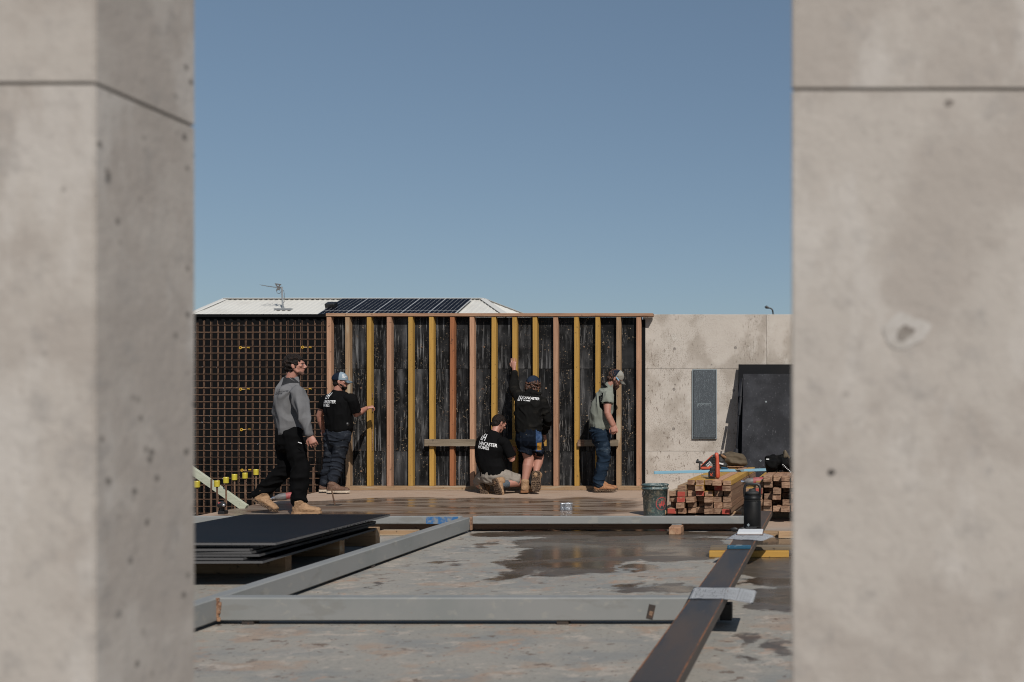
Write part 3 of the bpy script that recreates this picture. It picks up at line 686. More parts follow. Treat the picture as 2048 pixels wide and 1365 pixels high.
# street lamp far right
t = thing('street_lamp', 'small far street lamp with curved arm above the concrete wall', 'street lamp', (P(1546, 629, 60).x, 60, -.6))
b = NB(); pts = [P(1546, 640, 60)*1, P(1546, 626, 60), P(1545, 620, 60), P(1541, 617, 60), P(1536, 616, 60)]
pts[0].z = -.6; pts[0].x = pts[1].x
for a, c in zip(pts, pts[1:]): cyl(b, a, c, .045, seg=6)
obj('pole', b, M['black'], t)
b = NB(); a = P(1537, 616, 60); tube(b, [(a, .06, .05), (P(1532, 614.5, 60), .10, .05), (P(1530, 614.5, 60), .04, .03)], seg=8); obj('lamp_head', b, M['black'], t)

# ------------------------------------------------------------------ grey steel frame on the slab
sf = thing('grey_steel_beams', 'large welded frame of grey primed steel tube lying on the slab', 'steel frame', (-2.5, 5.3, 0))
def member(name, x0, x1, y0, y1, z0, z1, m='steel'):
    return obj(name, bx(x0, x1, y0, y1, z0, z1, .007), M[m], sf)
member('near_beam', -2.998, -.375, 5.23, 5.315, .020, .143)
member('side_beam', -3.085, -3.003, 2.2, 9.335, .020, .143)
member('far_beam', -2.99, -.22, 9.36, 9.435, .075, .148)
member('far_beam', -7.6, -3.10, 9.36, 9.435, .075, .148)
b = NB()
for zz in (.03, .05, .07, .09, .11, .132): box(b, (-2.998+random.uniform(-.004, .004), 5.227, zz), (.022+random.uniform(-.006, .006), .012, .022), None, .003)
obj('weld', b, M['weld'], sf)
obj('weld', bx(-3.0, -2.985, 9.325, 9.365, .022, .143, .003), M['weld'], sf)
obj('end_plate', bx(-2.998, -2.955, 9.372, 9.42, .147, .152, .001), M['weld'], sf)
obj('blue_mark', bx(-3.42, -3.12, 9.357, 9.3595, .080, .146), M['bluepaint'], sf)
tag(obj('end_shade_block', bx(-.3745, -.312, 5.235, 5.31, .022, .108, .003), M['black'], sf), 'black block standing in for shade past the near beam end')  # added black block, gives the dark shade past the beam end
b = NB(); box(b, V((-.735, 5.2285, .070)), (.035, .003, .075), Matrix.Rotation(.22, 3, 'Y'), 0); obj('burn_mark', b, M['rust'], sf)
b = NB(); box(b, V((-.735, 5.2262, .062)), (.018, .003, .022), Matrix.Rotation(.3, 3, 'Y')); obj('burn_mark', b, M['end'], sf)
for (x, y) in ((-2.85, 5.27), (-1.2, 5.27), (-3.04, 7.2)):
    tag(obj('steel_shim', bx(x-.03, x+.03, y-.03, y+.03, 0, .0195), M['rust'], org=(x, y, 0)), 'thin dark shim under the %s' % ('near grey beam, left end' if x < -2.5 and y < 6 else 'near grey beam, right half' if y < 6 else 'grey side beam'), 'shim')
# timbers under the far beam
tag(obj('timber_bearer', bx(-7.4, -.35, 9.48, 9.60, .012, .070, .003), M['brownX'], org=(-3.8, 9.53, 0)), 'long brown timber bearer on the slab under the far grey beam', 'timber bearer')
tag(obj('timber_block', bx(-1.125, -1.015, 9.16, 9.46, 0, .068, .004), [M['brownY']], org=(-1.07, 9.3, 0)), 'short timber block poking out from under the far grey beam', 'timber block')
obj_ = tag(obj('steel_packer', bx(-1.12, -1.03, 9.355, 9.44, .0685, .0745), M['galv'], org=(-1.07, 9.4, .068)), 'thin steel packer between the timber block and the far grey beam', 'packer')
tag(obj('timber_offcut', bx(-3.75, -3.42, 9.1, 9.2, 0, .045, .003), M['tanX'], org=(-3.6, 9.2, 0)), 'pale timber offcut by the corner of the black ply stack', 'timber offcut')

# rusty flat steel beam
yaw = math.atan(.0335)
def RB(u, y):   # u across from right edge (negative to the left), y distance
    return V((-.319+.0335*(y-5.314)+u, y, 0))
bmr = NB(); Lr = 9.44-2.35
c = (RB(-.085, 2.35)+RB(-.085, 9.44))/2+V((0, 0, .1705))
rr = thing('rusty_beam', 'long rusty steel beam lying across the grey frame towards the camera', 'steel beam', c)
box(bmr, c, (.17, Lr, .047), Matrix.Rotation(-yaw, 3, 'Z'), .003); obj('beam', bmr, M['rust'], rr)
ZT = .194
for u in (-.0045, -.1655):
    b = NB(); cc = (RB(u, 2.35)+RB(u, 9.44))/2+V((0, 0, ZT+.0003)); box(b, cc, (.0045, Lr-.02, .0014), Matrix.Rotation(-yaw, 3, 'Z')); obj('rusty_edge', b, M['rustedge'], rr)
# yellow timber under it
tag(obj('yellow_timber', bx(-.635, -.02, 7.70, 7.79, 0, .052, .003), M['yellowX'], org=(-.3, 7.74, 0)), 'yellow painted timber on the wet slab under the rusty beam', 'timber')
tag(obj('timber_board', bx(-.63, .5, 7.73, 7.86, .0525, .078, .002), M['greyX'], org=(0, 7.8, .052)), 'weathered board lying on top of the yellow timber', 'board')
for k, (x0, x1, y0, y1, z1) in enumerate([(-.26, -.06, 9.0, 9.12, .045), (-.12, .03, 8.9, 8.97, .06)]):
    tag(obj('timber_offcut', bx(x0, x1, y0, y1, 0, z1, .004, Matrix.Rotation(.15*(k-.5), 3, 'Z')), M['tanX'], org=(x0, y0, 0)), ['flat pale timber offcut right of the black flask', 'thicker pale timber offcut half hidden by the right pillar'][k], 'timber offcut')

# ------------------------------------------------------------------ things on the rusty beam
# drawing sheet: lies over the beam, right part droops
b = NB(); nx, ny = 22, 10
def sheet_grid(b, corners, zf, nx=20, ny=10):
    g = []
    for j in range(ny+1):
        row = []
        for i in range(nx+1):
            u, v = i/nx, j/ny
            p = (corners[0]*(1-u)+corners[1]*u)*(1-v)+(corners[3]*(1-u)+corners[2]*u)*v
            p = V((p.x, p.y, 0)); p.z = zf(p, u, v); row.append(b.verts.new(p))
        g.append(row)
    fs = [b.faces.new((g[j][i], g[j][i+1], g[j+1][i+1], g[j+1][i])) for j in range(ny) for i in range(nx)]
    r = bmesh.ops.solidify(b, geom=fs, thickness=.0006)
ca = [G(1375, 1198, .2), G(1462, 1198, .2), G(1480, 1174, .2), G(1388, 1174, .2)]
ca[1] = V((ca[0].x+.32, ca[0].y+.01, 0)); ca[2] = V((ca[3].x+.33, ca[3].y+.015, 0))
def z1(p, u, v):
    e = p.x-RB(0, p.y).x
    return ZT+.003-(max(0, e)**1.5)*.42+.002*math.sin(u*6+v*2)
sheet_grid(b, ca, z1)
pl = tag(obj('drawing_sheet', b, M['paper'], org=(ca[0]+ca[2])/2+V((0, 0, ZT)), smooth=True), 'white construction drawing draped over the middle of the rusty beam', 'drawing')
# plan linework as fine printed strips
b = NB()
random.seed(21)
def on_sheet(u, v):
    p = (ca[0]*(1-u)+ca[1]*u)*(1-v)+(ca[3]*(1-u)+ca[2]*u)*v; p = V((p.x, p.y, 0)); p.z = z1(p, u, v)+.0008; return p
def strip(b, u0, v0, u1, v1, w):
    n = max(1, int(max(abs(u1-u0), abs(v1-v0))*12))
    for k in range(n):
        a0, a1 = k/n, (k+1)/n
        A = on_sheet(u0+(u1-u0)*a0, v0+(v1-v0)*a0); B = on_sheet(u0+(u1-u0)*a1, v0+(v1-v0)*a1)
        d = (B-A); d.z = 0
        if d.length < 1e-6: continue
        q = V((-d.y, d.x, 0)).normalized()*w/2
        try: b.faces.new([b.verts.new(x) for x in (A-q, B-q, B+q, A+q)])
        except Exception: pass
for k in range(26):
    u = random.uniform(.08, .66); v = random.uniform(.12, .8); 
    if random.random() < .5: strip(b, u, v, min(.72, u+random.uniform(.05, .3)), v, .0022)
    else: strip(b, u, v, u, min(.9, v+random.uniform(.05, .3)), .0018)
for r in range(9):
    for k in range(random.randrange(3, 9)):
        u = random.uniform(.05, .72); v = .06+r*.1; strip(b, u, v, u+.022, v+random.uniform(-.01, .01), .004)
for r in range(12):
    u = .78; v = .08+r*.075
    for k in range(random.randrange(1, 5)): strip(b, u+k*.045, v, u+k*.045+.03, v, .003)
strip(b, .74, .04, .74, .96, .0016); strip(b, .04, .95, .96, .95, .0016); strip(b, .04, .05, .96, .05, .0016)
tag(obj('linework', b, M['printdark'], pl))
# second drawing and clipboard
b = NB(); cb = [G(1448, 1078, .2), G(1524, 1081, .2), G(1550, 1067, .2), G(1480, 1062, .2)]
def z2(p, u, v):
    e = max(0, p.x-RB(0, p.y).x, RB(-.17, p.y).x-p.x); return ZT+.0035-e**1.5*.5+.0004*math.sin(u*9+v*5)
sheet_grid(b, cb, z2)
tag(obj('drawing_sheet', b, M['blueprint'], org=(cb[0]+cb[2])/2+V((0, 0, ZT)), smooth=True), 'white construction drawing lying under the clipboard', 'drawing')
t = thing('clipboard', 'brown clipboard with blank white paper in front of the black flask', 'clipboard', G(1500, 1068, ZT))
k0 = G(1499.5, 1072, ZT); 
cl0 = (k0.x-.10, k0.x+.10, k0.y, k0.y+.25)
obj('board', bx(*cl0, ZT+.0045, ZT+.0085, .001), M['brownboard'], t)
obj('paper_pad', bx(cl0[0]+.006, cl0[1]-.006, cl0[2]+.008, cl0[3]-.012, ZT+.009, ZT+.024, .001), M['paper'], t)
b = NB(); box(b, (k0.x, cl0[3]-.005, ZT+.030), (.085, .03, .012), None, .003); cyl(b, (k0.x-.04, cl0[3], ZT+.034), (k0.x+.04, cl0[3], ZT+.034), .006)
obj('clip', b, M['black'], t)
# flask
c = V(((1504.5-CX)/FP*7.86, 7.88, ZT))
t = thing('drink_flask', 'big black insulated jug with carry handle standing on the rusty beam', 'flask', c)
b = NB(); lathe(b, c, [(.060, 0), (.066, .004), (.068, .012), (.068, .222), (.063, .231), (.066, .238), (.067, .246), (.0665, .255), (.058, .268), (.050, .275), (.048, .278)], 40)
obj('body', b, M['flask'], t, smooth=True)
b = NB(); lathe(b, c, [(.05, .2785), (.053, .280), (.053, .296), (.046, .302), (.030, .304), (.028, .318), (.018, .323), (.001, .324)], 32); obj('lid', b, M['blackrub'], t, smooth=True)
b = NB(); box(b, c+V((.012, 0, .325)), (.035, .02, .014), Matrix.Rotation(-.5, 3, 'Y'), .003); obj('spout_cap', b, M['black'], t)
b = NB(); hp = [(-.060, .262), (-.062, .325), (-.055, .350), (-.038, .358), (.038, .358), (.055, .350), (.062, .325), (.060, .262)]
tube(b, [(c+V((x, 0, z)), .0075, .011) for x, z in hp], ref=V((0, 1, 0)), seg=8); obj('handle', b, M['black'], t, smooth=True)
b = NB(); pp = c+V((-.028, -.0635, .045)); box(b, pp, (.018, .003, .018), Matrix.Rotation(math.pi/4, 3, 'Y')); obj('badge', b, M['boxedge'], t)
b = NB(); lathe(b, c, [(.0705, .03), (.0705, .033)], 40); lathe(b, c, [(.0672, .2335), (.0672, .2365)], 40); obj('ring', b, M['blackrub'], t)
# small blue level
p = G(1478, 1099, ZT)
t = thing('spirit_level', 'short dark blue level lying across the rusty beam', 'level', p)
obj('body', bx(p.x-.080, p.x+.080, p.y, p.y+.035, ZT+.001, ZT+.024, .003), M['teal'], t)
obj('vial', bx(p.x-.02, p.x+.02, p.y+.008, p.y+.027, ZT+.0242, ZT+.027), M['boxedge'], t)
# safety glasses
p = G(1446, 1066.5, .10)
t = thing('safety_glasses', 'black safety glasses hanging over the left edge of the rusty beam beside the papers', 'glasses', p)
q = RB(-.185, 7.75)+V((0, 0, ZT+.004))
b = NB(); 
for s in (0, .06): ell(b, q+V((-.02+s, 0, .012)), (.028, .006, .017))
obj('lens', b, M['black'], t)
b = NB(); cyl(b, q+V((-.05, 0, .018)), q+V((-.03, .11, .006)), .003); cyl(b, q+V((.07, 0, .018)), q+V((.05, .11, .006)), .003); obj('arm', b, M['black'], t)

# ------------------------------------------------------------------ black ply stack on bearers, left
random.seed(4)
t0 = [(-3.29, 6.38, 1.83), ]
z = .158; names = ['lowest', 'second from the bottom', 'third from the bottom', 'fourth from the bottom', 'fifth from the bottom', 'second from the top', 'top']
offs = [(.0, -.06), (-.10, -.02), (-.035, .0), (-.06, .02), (-.10, .0), (-.02, .06), (.07, .02)]
for k in range(7):
    ox, oy = offs[k]; x1 = -3.37+ox; y0 = 6.36+oy; rz = [.025, -.012, .01, -.02, .012, -.01, .0][k]
    cx_, cy_ = x1-.6, y0+.93
    t = thing('ply_sheet', 'black film faced ply sheet, %s in the stack on bearers' % names[k], 'plywood sheet', (cx_, cy_, z), 'black ply sheets stacked on bearers')
    R_ = Matrix.Rotation(rz, 3, 'Z')
    b = NB(); box(b, (cx_, cy_, z+.0085), (1.2, 1.83, .0150), R_, 0); obj('core', b, M['plyedge'], t)
    b = NB(); box(b, (cx_, cy_, z+.0166), (1.199, 1.829, .0008), R_, 0); obj('film_face', b, M['plynew'], t)
    z += .0178
random.seed(9)
def edge_marks(x, y0, y1, z0, h, n):
    b = NB()
    for k in range(n):
        y = y0+(y1-y0)*(k+random.uniform(0, .6))/n
        box(b, (x, y, z0+h*random.uniform(.35, .65)), (.0016, (y1-y0)/n*random.uniform(.25, .6), h*random.uniform(.3, .8)))
    return b
for o in [q for q in COL.objects if q.name.startswith('core') and q.parent and q.parent.name.startswith('ply_sheet')]:
    bb = [V(c)+ORG[o.name] for c in o.bound_box]; x1 = max(v.x for v in bb)-.022; zc = min(v.z for v in bb); 
    if random.random() < .8: obj('stencil_marks', edge_marks(x1+.0225, 6.7+random.uniform(0, .5), 7.5+random.uniform(0, .4), zc, .014, 16), M['black'], o.parent)['kind'] = 'stuff'
for k, (d, x1) in enumerate([(6.92, -3.50), (7.75, -3.50), (8.35, -3.47)]):
    b = NB(); box(b, (x1-.75, d+.04, .078), (1.5, .085, .155), None, .003)
    tag(obj('timber_bearer', b, M['tanX'], org=(x1-.75, d, 0)), 'pale timber bearer under the black ply stack, %s' % ['nearest the camera', 'middle one', 'farthest one'][k], 'timber bearer', 'bearers under the ply stack')

# ------------------------------------------------------------------ timber stacks
def timber(label, group, c, L_, rot, top, red, w=.093, h=.060):
    rot0 = rot; b = NB(); box(b, (0, 0, 0), (w, L_, h), None, .0022)
    b.faces.ensure_lookup_table(); b.normal_update()
    for f in b.faces:
        if abs(f.normal.y) > .9: f.material_index = 1
    bmesh.ops.transform(b, matrix=Matrix.Translation(c) @ rot.to_4x4(), verts=b.verts[:])
    rot = rot @ Matrix.Rotation(random.uniform(-.035, .035), 3, 'Y') @ Matrix.Rotation(random.uniform(-.004, .004), 3, 'Z')
    bmesh.ops.transform(b, matrix=Matrix.Translation(c) @ (rot @ rot0.inverted()).to_4x4() @ Matrix.Translation(-V(c)), verts=b.verts[:])
    o = obj('stacked_timber', b, [M[top+'Y'], M['endred'] if red else M['end']], org=(0, 0, 0))
    # move origin to the timber itself
    o.data.transform(Matrix.Translation(-V(c))); o.data.transform(rot.to_4x4().inverted())
    o.matrix_world = Matrix.Translation(c) @ rot.to_4x4()
    return tag(o, label, 'timber', group)
ordn = ['first', 'second', 'third', 'fourth', 'fifth', 'sixth', 'seventh', 'eighth']
ROT1 = Matrix.Rotation(-.062, 3, 'Z')
o1 = V((-1.335, 10.82, .030)); HT = .0615
rowsn = [4, 5, 6, 6, 6, 6, 6]
reds = {(0, 0), (1, 2), (1, 3), (3, 3), (6, 0), (5, 4)}
jy = {(5, 5): -.07, (6, 5): -.03, (6, 4): -.04, (5, 4): .06, (3, 0): .10, (3, 1): .16, (3, 2): .12, (3, 4): .0, (2, 3): .08, (4, 5): .02, (4, 4): .18, (2, 4): .1, (6, 3): .07, (0, 1): .12, (0, 2): .06}
def cname(c, n): return ['leftmost', 'second', 'third', 'fourth', 'fifth', 'sixth', 'seventh', 'eighth'][c]+' column'
for c in range(7):
    for r in range(rowsn[c]):
        top = r == rowsn[c]-1
        dx = random.uniform(-.006, .006); dy = jy.get((c, r), random.uniform(-.06, .06)); h = random.choice([.058, .060, .056])
        w = random.choice([.090, .093, .086])
        base = o1+ROT1 @ V((c*.0985+.047+dx, 1.33+dy, 0))+V((0, 0, r*HT+.03))
        colr = 'brown'
        if top: colr = ['tan', 'tan', 'yellow', 'yellow', 'yellow', 'pink', 'yellow'][c]
        elif (c, r) in ((3, 4), (4, 3)): colr = 'yellow'
        lab = '%s timber in strapped stack, %s, %s' % ({'brown': 'weathered brown', 'tan': 'tan', 'yellow': 'yellow faced', 'pink': 'pinkish brown'}[colr] if (c, r) not in reds else 'red painted end of a', cname(c, 7), 'top layer' if top else 'bottom layer' if r == 0 else '%s layer up' % ordn[r])
        if (c, r) in reds: lab = 'timber with red end in strapped stack, %s, %s' % (cname(c, 7), 'bottom layer' if r == 0 else '%s layer up' % ordn[r])
        timber(lab, 'timbers in the strapped stack beside the bucket', base, 2.64, ROT1, colr, (c, r) in reds, w, h)
for k, yy in enumerate((.35, 2.4)):
    c = o1+ROT1 @ V((.36, yy, -.0165)); b = NB(); box(b, c, (1.0, .06, .0255), ROT1, .002)
    tag(obj('timber_bearer', b, M['tanX'], org=c), 'thin timber bearer under the strapped stack, %s' % ('front' if k == 0 else 'back'), 'timber bearer')
# short timber by the bucket at stack's left foot
tag(obj('timber_offcut', bx(-1.50, -1.37, 10.9, 11.6, 0, .06, .003), M['tanY'], org=(-1.44, 11, 0)), 'short timber lying between the bucket and the strapped stack', 'timber offcut')
# strap
def strap(yy, x0, x1, top, z0):
    b = NB()
    A = o1+ROT1 @ V((x0, yy, 0)); B = o1+ROT1 @ V((x1, yy, 0))
    d = ROT1 @ V((1, 0, 0))
    box(b, (A+B)/2+V((0, 0, top)), ((B-A).length, .018, .002), ROT1)
    box(b, B+d*.002+V((0, 0, (top+z0)/2)), (.002, .018, top-z0), ROT1)
    return b
zt1 = .0+6*HT-.001
tag(obj('steel_strap', strap(1.5, .20, .697, zt1+.003, .0), M['black'], org=o1), 'black band strapped over the middle of the timber stack', 'strap')

# right stack
ROT2 = Matrix.Rotation(-.045, 3, 'Z')
o2 = V((-.475, 10.22, .110))
rows2 = [4, 5, 6, 6, 6, 6, 6, 6]
for c in range(8):
    for r in range(rows2[c]):
        top = r == rows2[c]-1
        dy = random.uniform(-.05, .08)
        if (c, r) in ((2, 3), (3, 4), (4, 3), (4, 2), (3, 1)): dy = .16
        if (c, r) in ((3, 3), (4, 4)): dy = -.06
        base = o2+ROT2 @ V((c*.0935+.045+random.uniform(-.005, .005), 1.4+dy, 0))+V((0, 0, r*HT+.03))
        red = (c, r) == (1, 3)
        colr = 'yellow' if (top and c in (0, 1)) else 'brown' if not top else 'brown'
        lab = '%s in stack behind flask, %s, %s' % ('timber with red end' if red else 'yellow faced timber' if colr == 'yellow' else 'weathered brown timber', cname(c, 8), 'top layer' if top else 'bottom layer' if r == 0 else '%s layer up' % ordn[r])
        timber(lab, 'timbers in the unstrapped stack behind the flask', base, 2.8, ROT2, colr, red, random.choice([.084, .088, .08]), random.choice([.058, .060, .055]))
for k, yy in enumerate((.5, 2.3)):
    c = o2+ROT2 @ V((.37, yy, -.056)); b = NB(); box(b, c, (.9, .08, .105), ROT2, .002)
    tag(obj('timber_bearer', b, M['greyX'], org=c), 'timber bearer under the unstrapped stack, %s' % ('front' if k == 0 else 'back'), 'timber bearer')

# ------------------------------------------------------------------ bucket
c = V(((1309-CX)/FP*10.9, 10.95, 0))
t = thing('paint_bucket', 'dark green plastic bucket splashed with concrete, red printed badge', 'bucket', c)
b = NB(); lathe(b, c, [(.122, 0), (.124, .004), (.138, .285), (.148, .288), (.149, .303), (.141, .306), (.142, .325), (.150, .328), (.151, .340), (.143, .343), (.138, .338), (.134, .28), (.118, .008), (.001, .007)], 48)
obj('pail', b, M['bucket'], t, smooth=True)
def on_bucket(a, z, off=.002):
    r = .124+(.138-.124)*(z-.004)/.281+off; return c+V((math.sin(a)*r, -math.cos(a)*r, z))
b = NB()
for k in range(30):
    a0 = k*2*math.pi/30; a1 = a0+2*math.pi/30
    q = []
    for (aa, rr_) in ((a0, .072), (a1, .072), (a1, .064), (a0, .064)): q.append(on_bucket(.72+math.cos(aa)*rr_/.135, .135+math.sin(aa)*rr_))
    b.faces.new([b.verts.new(x) for x in q])
random.seed(5)
shape = [(-.045, -.005), (-.035, .012), (-.018, .006), (-.006, .030), (.008, .026), (.022, .045), (.036, .020), (.046, -.01), (.030, -.022), (.026, -.045), (.012, -.022), (-.012, -.024), (-.02, -.05), (-.032, -.026)]
cen = b.verts.new(on_bucket(.72, .135))
sv = [b.verts.new(on_bucket(.72+x/.135, .135+z_)) for x, z_ in shape]
for k in range(len(sv)): b.faces.new((cen, sv[k], sv[(k+1) % len(sv)]))
obj('badge', b, M['redprint'], t)
b = NB(); pts = []
for k in range(9):
    a = -1.9+k*.14; pts.append(on_bucket(a, .295-math.sin(k/8*math.pi*.9)*.09, .006))
for a, cc in zip(pts, pts[1:]): cyl(b, a, cc, .003, seg=5)
obj('wire_handle', b, M['galv'], t)

# ------------------------------------------------------------------ tools on the stacks
zt = o1.z+6*HT
def TP(x, d, z): return V(((x-CX)/FP*d, d, z))
# battery multi tool standing upright
p = TP(1429, 10.98, zt+.002)
t = thing('recip_saw', 'red and black battery power tool standing upright on the strapped timber stack', 'power tool', p)
b = NB(); tube(b, [(p+V((.033, .0, .02)), .028, .045), (p+V((.034, 0, .06)), .027, .045), (p+V((.032, 0, .14)), .023, .035), (p+V((.029, 0, .22)), .021, .032), (p+V((.022, 0, .265)), .024, .030)], seg=12)
obj('body', b, M['orangered'], t, smooth=True)
b = NB(); tube(b, [(p+V((-.004, -.005, .09)), .020, .028), (p+V((-.004, 0, .16)), .019, .026), (p+V((-.006, 0, .25)), .017, .024)], seg=10); 
for k in range(7): box(b, p+V((-.006, -.026, .12+k*.02)), (.03, .012, .008), None, .002)
obj('grip', b, M['blackrub'], t)
b = NB(); box(b, p+V((-.026, -.01, .045)), (.078, .085, .082), None, .012); box(b, p+V((-.022, -.012, .098)), (.055, .065, .045), Matrix.Rotation(.1, 3, 'Y'), .01); obj('battery', b, M['black'], t)
b = NB(); q = p+V((-.03, -.054, .035)); 
for (x0, z0, x1, z1) in ((-.012, 0, .004, .012), (.004, .012, .014, .03), (-.004, .006, -.012, .022), (.0, .008, .008, -.008)): cyl(b, q+V((x0, 0, z0)), q+V((x1, 0, z1)), .005, seg=5)
obj('mark', b, M['orangered'], t)
b = NB(); 
for k in range(8):
    a0, a1 = k*math.pi/7-.3, (k+1)*math.pi/7-.3; cyl(b, p+V((.018+math.cos(a0)*.014, 0, .275+math.sin(a0)*.016)), p+V((.018+math.cos(a1)*.014, 0, .275+math.sin(a1)*.016)), .0035, seg=5)
obj('hook', b, M['chrome'], t)
# blue straight edge
a = P(1308, 950.5, 11.9); cc = P(1532, 940, 12.6)
a.z = max(a.z, zt+.012); 
d = (cc-a); L_ = d.length; d.normalize()
b = NB(); q = V((0, 0, 1)).cross(d).normalized(); w = d.cross(q)
box(b, (a+cc)/2, (L_, .022, .034), Matrix((d, q, w)).transposed(), .002)
t = thing('straight_edge', 'long light blue straight edge lying across the strapped timber stack', 'straight edge', a); obj('rail', b, M['cyan'], t)
# nail gun behind
p = TP(1413, 12.6, zt+.002)
t = thing('nail_gun', 'black and orange nail gun with white sticker behind the upright tool', 'nail gun', p)
b = NB(); R_ = Matrix.Rotation(-.75, 3, 'Y'); box(b, p+V((.02, 0, .085)), (.20, .06, .075), R_, .012); obj('body', b, M['black'], t)
b = NB(); box(b, p+V((.0, 0, .028)), (.15, .08, .045), None, .015); obj('base', b, M['orangered'], t)
b = NB(); box(b, p+V((.005, -.034, .125)), (.20, .008, .010), R_); obj('stripe', b, M['orangered'], t)
b = NB(); box(b, p+V((.03, -.034, .078)), (.07, .006, .035), R_); obj('sticker', b, M['print'], t)
b = NB()
for k in range(5): box(b, p+V((.03, -.039, .078))+R_ @ V((-.026+k*.013, 0, .003*(k % 2))), (.006, .003, .022), R_)
obj('sticker_print', b, M['printdark'], t)
b = NB(); cyl(b, p+V((-.13, 0, .11)), p+V((-.05, 0, .095)), .020, .014); box(b, p+V((-.085, 0, .05)), (.018, .03, .11), None, .004); cyl(b, p+V((-.11, 0, .115)), p+V((-.11, 0, .14)), .010); obj('nose', b, M['blackrub'], t)
# trowel like tool with wooden handle
p = TP(1462, 12.4, zt+.012)
t = thing('pinch_bar', 'dark tool with a grey handle lying on the strapped timber stack behind the blue edge', 'hand tool', p)
b = NB(); tube(b, [(p+V((-.12, .1, .018)), .012, .02), (p+V((-.04, .02, .014)), .014, .016)], seg=8); obj('handle', b, M['teal'], t)
b = NB(); tube(b, [(p+V((-.04, .02, .012)), .01, .012), (p+V((.16, -.02, .006)), .02, .006)], seg=8); obj('shaft', b, M['greyX'], t)
p = TP(1402, 11.3, zt+.004); b = NB(); prism(b, [p+V((0, 0, 0)), p+V((.03, .012, 0)), p+V((.13, .01, 0)), p+V((.13, -.012, 0)), p+V((.03, -.012, 0))], (0, 0, .012))
tag(obj('chisel', b, M['galv'], org=p), 'small grey blade poking out left of the upright tool', 'chisel')
# folded jacket
p = TP(1462, 13.2, zt)
t = thing('folded_jacket', 'bundled olive brown jacket on the back end of the strapped stack', 'jacket', p)
b = NB(); random.seed(3)
R_ = lambda a, ax: Matrix.Rotation(a, 3, ax)
ell(b, p+V((.01, 0, .10)), (.17, .12, .07), R_(.1, 'Y')); ell(b, p+V((.06, -.02, .075)), (.16, .11, .045), R_(.05, 'Y')); ell(b, p+V((.09, .0, .13)), (.12, .1, .07), R_(.35, 'Y')); ell(b, p+V((-.03, .0, .145)), (.14, .10, .06), R_(-.15, 'Y')); ell(b, p+V((.05, .0, .045)), (.17, .10, .03))
organic('cloth', b, M['jacket'], t, .008, 3, (.012, (9, 9, 16), 3))
b = NB(); ell(b, p+V((.03, -.02, .018)), (.15, .10, .016)); organic('leather_flap', b, M['tanleather'], t, .006, 2, (.004, (20, 20, 20), 2))
p = TP(1441, 12.9, zt)
t = thing('knee_pad', 'dark glove and knee pad bundle against the olive jacket', 'work gloves', p)
b = NB(); ell(b, p+V((0, 0, .10)), (.055, .06, .09), R_(-.15, 'Y')); ell(b, p+V((.02, -.01, .05)), (.07, .06, .045)); ell(b, p+V((.02, 0, .17)), (.05, .05, .03)); organic('cloth', b, M['blackrub'], t, .007, 2, (.008, (16, 16, 16), 6))
b = NB(); box(b, p+V((.012, -.078, .075)), (.065, .006, .018), R_(.25, 'Y')); obj('stripe', b, M['print'], t)
b = NB(); ell(b, p+V((.04, -.035, .165)), (.045, .03, .02), R_(.5, 'Y')); obj('tan_patch', b, M['tanleather'], t)
# impact wrench on right stack
zr = o2.z+4*HT+.004
p = TP(1506, 10.42, zr)
t = thing('impact_wrench', 'dusty red impact wrench lying on the unstrapped timber stack', 'impact wrench', p)
ax = V((1, .12, 0)).normalized()
def A(u, h=.045): return p+ax*u+V((0, 0, h))
b = NB(); tube(b, [(A(.0), .040), (A(.03), .044), (A(.09), .046), (A(.125), .040)], ref=V((0, 0, 1)), seg=16); obj('body', b, M['crimson'], t, smooth=True)
b = NB(); tube(b, [(A(-.075), .024), (A(-.055), .036), (A(.0), .040)], ref=V((0, 0, 1)), seg=16); obj('nose', b, M['noseg'], t, smooth=True)
b = NB(); cyl(b, A(-.12), A(-.07), .011, .011); cyl(b, A(-.125), A(-.105), .014, .014); obj('anvil', b, M['chrome'], t)
b = NB(); box(b, A(.095, .046)+V((0, -.046, 0)), (.018, .01, .05), None, .002); obj('vent', b, M['greyX'], t)
b = NB(); tube(b, [(A(.07, .03), .022, .028), (A(.10, .018)+V((0, .14, 0)), .02, .025)], seg=10); obj('grip', b, M['blackrub'], t)
p = TP(1534, 10.7, zr+.05); b = NB(); tube(b, [(p+V((-.02, 0, 0)), .012), (p+V((.07, 0, 0)), .015)], seg=10)
tag(obj('steel_socket', b, M['chrome'], org=p, smooth=True), 'shiny steel socket beside the red impact wrench', 'socket')
# tool bag
zr2 = o2.z+6*HT
p = TP(1566, 10.9, zr2+.005)
t = thing('tool_bag', 'crumpled black nylon tool bag on the unstrapped timber stack', 'tool bag', p)
b = NB()
ell(b, p+V((-.12, 0, .07)), (.08, .12, .085), R_(.5, 'Y')); ell(b, p+V((.0, .05, .085)), (.15, .14, .075), R_(.25, 'Y')); ell(b, p+V((.14, .05, .06)), (.14, .14, .07)); ell(b, p+V((-.155, .0, .005)), (.035, .06, .07), R_(-.4, 'Y'))
ell(b, p+V((-.13, .02, .135)), (.06, .06, .04), R_(.2, 'Y'))
bag = organic('cloth', b, M['bag'], t, .008, 2, (.022, (9, 9, 9), 9))
b = NB(); 
for k in range(7): box(b, p+V((.0+k*.014, -.118-k*.004, .078-k*.013)), (.009, .006, .012), R_(.6, 'Y'), .001)
obj('lettering', b, M['print'], t)
b = NB(); tube(b, [(p+V((.02, .05, .21)), .02, .04), (p+V((.03, .03, .16)), .035, .03), (p+V((.06, .05, .11)), .04, .03)], seg=8); obj('strap', b, M['jacket'], t)
